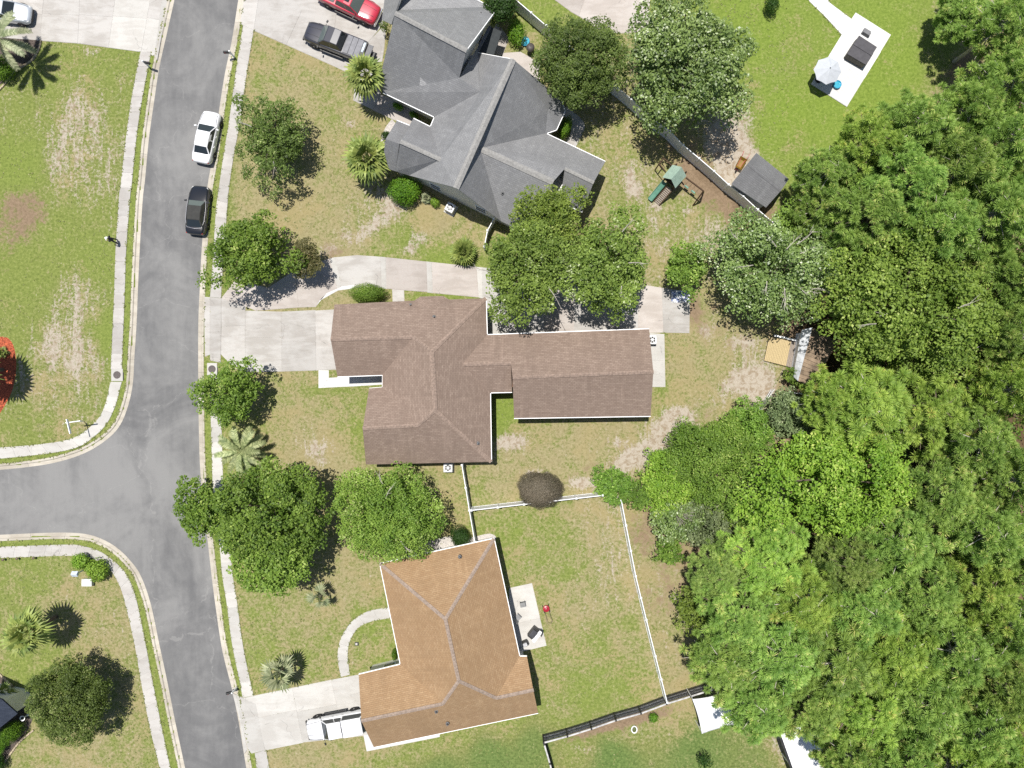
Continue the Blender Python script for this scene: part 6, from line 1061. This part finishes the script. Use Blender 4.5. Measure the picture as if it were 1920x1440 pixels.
for p in pp[1:3]: mb = MB(); mb.bar(p, Vector((p.x, p.y, 0)), .08); mb.obj('post', M_woodb, t, world=True)
# hot tub
t = thing('hot_tub', 'grey covered hot tub on the white concrete patio', 'hot tub', P(1614, 102)); q = [P(1611, 66, .95), P(1645, 88, .95), P(1624, 122, .95), P(1588, 101, .95)]
mb = MB(); mb.prism(inset([tuple(p.xy) for p in q], .04), .08, .85); mb.obj('cabinet', plain('tub_cabinet', C(110, 106, 98), .7), t, world=True, bevel=.06)
mm = [q[0].lerp(q[3], .5), q[1].lerp(q[2], .5)]
for a in ([q[0], q[1], mm[1], mm[0]], [mm[0], mm[1], q[2], q[3]]): mb = MB(); mb.prism(inset([tuple(p.xy) for p in a], .01), .86, .96); mb.obj('cover_panel', plain('tub_cover', C(92, 90, 94), .7), t, world=True, bevel=.03)
t = thing('tub_steps', 'small pale grey steps at the upper end of the hot tub', 'steps', P(1622, 63)); mb = MB(); mb.box((0, 0, .18), (.7, .55, .2), rz=-.55); mb.obj('lower_step', M_grey_s, t, bevel=.02); mb = MB(); mb.box((-.04, -.12, .38), (.7, .28, .2), rz=-.55); mb.obj('upper_step', M_grey_s, t, bevel=.02)
# parasol
t = thing('parasol', 'pale grey octagonal parasol at the corner of the white patio', 'parasol', P(1554, 130, 2.2)); t.location.z = .08
n = 8; Rr_ = 1.22
for i in range(n):
    a0, a1 = math.pi / 8 + i * math.pi / 4 + .3, math.pi / 8 + (i + 1) * math.pi / 4 + .3; p0, p1 = Vector((Rr_ * math.cos(a0), Rr_ * math.sin(a0), 1.85)), Vector((Rr_ * math.cos(a1), Rr_ * math.sin(a1), 1.85)); tp = Vector((0, 0, 2.4)); mb = MB(); mid = (p0 + p1) / 2 * .97; mid.z = 1.87
    mb.add([tp, p0, mid, p1, (tp + p0) / 2 + Vector((0, 0, .03)), (tp + mid) / 2, (tp + p1) / 2 + Vector((0, 0, .03))], [(0, 4, 5), (0, 5, 6), (4, 1, 2, 5), (5, 2, 3, 6)]); mb.obj('canopy_panel', plain('parasol_cloth', (0.42, 0.44, 0.47, 1), .8, var=.03), t)
    mb = MB(); mb.bar(tp + Vector((0, 0, -.03)), p0 + Vector((0, 0, -.02)), .025); mb.obj('rib', M_dark, t)
mb = MB(); mb.tube([(0, 0, 0), (0, 0, 2.42)], .025, 8); mb.obj('pole', M_dark, t); mb = MB(); mb.lathe([(.3, 0), (.28, .06), (.05, .1), (.04, .2)], 16); mb.obj('base', M_dark, t); mb = MB(); mb.lathe([(.03, 2.4), (.05, 2.43), (.005, 2.48)], 8); mb.obj('finial', M_dark, t)
def tub(name, label, px, py, r_, h_, mat, water, cat='paddling pool', z=0.0):
    t = thing(name, label, cat, P(px, py)); t.location.z = z; mb = MB(); mb.lathe([(r_ * .9, 0), (r_, h_ * .3), (r_ * 1.02, h_ * .9), (r_, h_), (r_ * .9, h_ * .95), (r_ * .88, .05), (.01, .045)], 26); mb.obj('wall', mat, t, smooth=True); mb = MB(); mb.lathe([(.01, h_ * .55), (r_ * .89, h_ * .55)], 26); mb.obj('water', water, t); return t
M_water = plain('pool_water', C(90, 200, 226), .08, var=.1, spec=.5)
tub('paddling_pool', 'bright blue round paddling pool behind the grey house', 984, 79, .42, .24, M_blue, M_water)
tub('blue_tub', 'turquoise tub half in shade under the parasol', 1567, 161, .36, .3, M_blue, M_water, 'tub', .08)
t = thing('round_stool', 'dark round stool in the shade of the parasol', 'stool', P(1534, 152)); mb = MB(); mb.lathe([(.2, .42), (.22, .45), (.2, .48), (.01, .49)], 16); mb.obj('seat', M_dark, t)
for a in range(4): mb = MB(); mb.bar((.15 * math.cos(a * 1.57), .15 * math.sin(a * 1.57), .43), (.2 * math.cos(a * 1.57), .2 * math.sin(a * 1.57), 0), .03); mb.obj('leg', M_dark, t)
t = thing('kettle_grill', 'dark round kettle grill beside the blue paddling pool', 'grill', P(994, 97)); mb = MB(); mb.lathe([(.1, .5), (.32, .62), (.38, .78), (.36, .92), (.2, 1.02), (.01, 1.05)], 20); mb.obj('bowl', plain('grill_brown', (0.07, 0.06, 0.055, 1), .5), t, smooth=True)
for a in range(3): mb = MB(); mb.bar((.2 * math.cos(a * 2.1), .2 * math.sin(a * 2.1), .6), (.32 * math.cos(a * 2.1), .32 * math.sin(a * 2.1), 0), .03); mb.obj('leg', M_dark, t)
mb = MB(); mb.tube([(-.06, 0, 1.04), (0, 0, 1.1), (.06, 0, 1.04)], .012, 5); mb.obj('handle', M_dark, t)
# wheelbarrow by the shed
t = thing('wheelbarrow', 'mustard-coloured wheelbarrow beside the garden shed', 'wheelbarrow', P(1386, 309), hdg(-9, 16)); mb = MB(); mb.add([(-.35, -.25, .3), (.3, -.2, .3), (.3, .2, .3), (-.35, .25, .3), (-.5, -.34, .6), (.55, -.3, .58), (.55, .3, .58), (-.5, .34, .6)], [(0, 1, 2, 3), (0, 4, 5, 1), (1, 5, 6, 2), (2, 6, 7, 3), (3, 7, 4, 0)]); o = mb.obj('tray', plain('mustard_tray', C(160, 128, 44), .5), t); q = o.modifiers.new('t', 'SOLIDIFY'); q.thickness = .02
mb = MB(); mb.tube([(x * .2, .0, .2 + z * .2) for x, z in ((0, 1), (.7, .7), (1, 0), (.7, -.7), (0, -1), (-.7, -.7), (-1, 0), (-.7, .7), (0, 1))], .045, 6); mb.v = [(x + .65, y, z) for x, y, z in mb.v]; mb.obj('wheel', M_rubber, t)
for s in (-1, 1): mb = MB(); mb.bar((.65, s * .07, .2), (-1.05, s * .3, .58), .04); mb.obj('handle', M_red, t); mb = MB(); mb.bar((-.3, s * .2, .35), (-.35, s * .22, 0), .04); mb.obj('leg', M_dark, t)
# lawn mower and patio things behind orange-roofed house
t = thing('push_mower', 'red push mower on the back lawn beside the patio', 'mower', P(1024, 1140), hdg(-2, -8)); mb = MB(); mb.lathe([(.30, .12), (.31, .22), (.27, .27), (.14, .30), (.12, .42), (.02, .44)], 18); mb.obj('deck', M_red, t)
for x in (-.27, .27):
    for s in (-1, 1): mb = MB(); mb.box((x, s * .27, .1), (.2, .05, .2)); mb.obj('wheel', M_rubber, t, bevel=.04)
mb = MB(); mb.tube([(-.2, .2, .25), (-.75, .2, .7), (-1.05, .22, .95), (-1.12, .12, 1.0), (-1.12, -.12, 1.0), (-1.05, -.22, .95), (-.75, -.2, .7), (-.2, -.2, .25)], .018, 6); mb.obj('handle', plain('handle_grey', (0.14, 0.10, 0.08, 1), .5), t)
def chair(label, px, py, rz, mat):
    t = thing('patio_chair', label, 'chair', P(px, py), rz, 'patio chairs'); mb = MB(); mb.box((0, 0, .42), (.48, .48, .04)); mb.obj('seat', mat, t, bevel=.015); mb = MB(); mb.box((-.27, 0, .72), (.05, .46, .55), M=Matrix.Rotation(-.2, 3, 'Y')); mb.obj('backrest', mat, t, bevel=.015)
    for x in (-.2, .2):
        for s in (-1, 1): mb = MB(); mb.bar((x, s * .21, .42), (x * 1.1, s * .22, 0.03), .03); mb.obj('leg', M_dark, t)
M_ch = plain('grey_mesh_seat', (0.2, 0.2, 0.2, 1), .8)
chair('upper grey patio chair behind the orange-roofed house', 980, 1131, -1.4, M_ch); chair('grey patio chair half in the wall shadow on rear patio', 971, 1155, .8, M_ch); chair('dark patio chair at right of the black grill', 1009, 1181, 2.9, plain('dark_seat', (.05, .05, .05, 1), .7))
t = thing('gas_grill', 'black gas grill with white side shelf on the rear patio', 'grill', P(999, 1182), .9); mb = MB(); mb.box((0, 0, .45), (1.0, .5, .7)); mb.obj('cart', M_black, t, bevel=.02); mb = MB(); mb.box((0, 0, .92), (.75, .52, .26)); mb.obj('hood', plain('grill_hood', (0.05, 0.05, 0.055, 1), .3), t, bevel=.09); mb = MB(); mb.tube([(-.3, -.3, .9), (.3, -.3, .9)], .015, 6); mb.obj('handle', M_chrome, t)
mb = MB(); mb.box((.0, -.45, .78), (1.15, .3, .03)); mb.obj('side_shelf', M_trim, t)
t = thing('storage_bin', 'dark round-cornered bin at lower end of the rear patio', 'bin', P(985, 1203), .4); mb = MB(); mb.box((0, 0, .35), (.5, .45, .7)); mb.obj('tub', M_black, t, bevel=.08); mb = MB(); mb.box((-.03, -.02, .73), (.36, .3, .05)); mb.obj('lid', plain('bin_lid', (0.4, 0.4, 0.41, 1), .5), t, bevel=.03)
t = thing('planter_ring', 'white ring planter in dirt below the black rail fence', 'planter', P(1189, 1367)); mb = MB(); mb.tube([(.24 * math.cos(a * .2618), .3 * math.sin(a * .2618), .1) for a in range(25)], .05, 6); mb.obj('ring', M_white, t); mb = MB(); mb.lathe([(.2, .05), (.1, .12), (.01, .14)], 10); mb.obj('soil', plain('mossy_soil', C(110, 120, 70)), t)
t = thing('bird_bath', 'white round bird bath beside bed at dark-roofed house corner', 'bird bath', P(52, 1340)); mb = MB(); mb.lathe([(.16, 0), (.06, .1), (.05, .55), (.22, .66), (.24, .72), (.19, .70), (.01, .66)], 18); mb.obj('basin', M_trim, t); mb = MB(); mb.lathe([(.01, .69), (.18, .692)], 16); mb.obj('water', M_glass, t)
# crumpled tarp at the end of the long driveway
t = thing('crumpled_tarp', 'crumpled white and blue tarp at the far end of the long driveway', 'tarp', P(1276, 556)); n = 22; r9 = np.random.default_rng(4); vs = []; z = r9.uniform(0, .16, (n, n)); z[0] = z[-1] = 0; z[:, 0] = z[:, -1] = 0; z = z + .04
for i in range(n):
    for j in range(n): vs.append(((i / (n - 1) - .5) * 1.7 + r9.uniform(-.03, .03), (j / (n - 1) - .5) * 1.1 + r9.uniform(-.03, .03), z[i, j] + .1 * math.sin(i * .8) * math.sin(j * .6) ** 2 + .05))
mb = MB(); mb.add(vs, [(i * n + j, (i + 1) * n + j, (i + 1) * n + j + 1, i * n + j + 1) for i in range(n - 1) for j in range(n - 1)])
m = NT('tarp_cloth'); f = m.noise(2.6, m.pos(), 4, .6, 1.0); m.col(m.mix(m.step(f, .46, .52), (0.75, 0.75, 0.76, 1), (0.2, 0.25, 0.42, 1))).rough(.5); mb.obj('cloth', m.m, t)
# small white lid in the orange-roofed house front lawn and vent box
t = thing('meter_box', 'small dark meter box set in lawn inside the curved front walk', 'meter box', P(669, 1207)); mb = MB(); mb.box((0, 0, .03), (.34, .3, .08)); mb.obj('rim', M_dark, t); mb = MB(); mb.box((-.02, 0, .075), (.18, .18, .02)); mb.obj('lid', M_walkb, t)
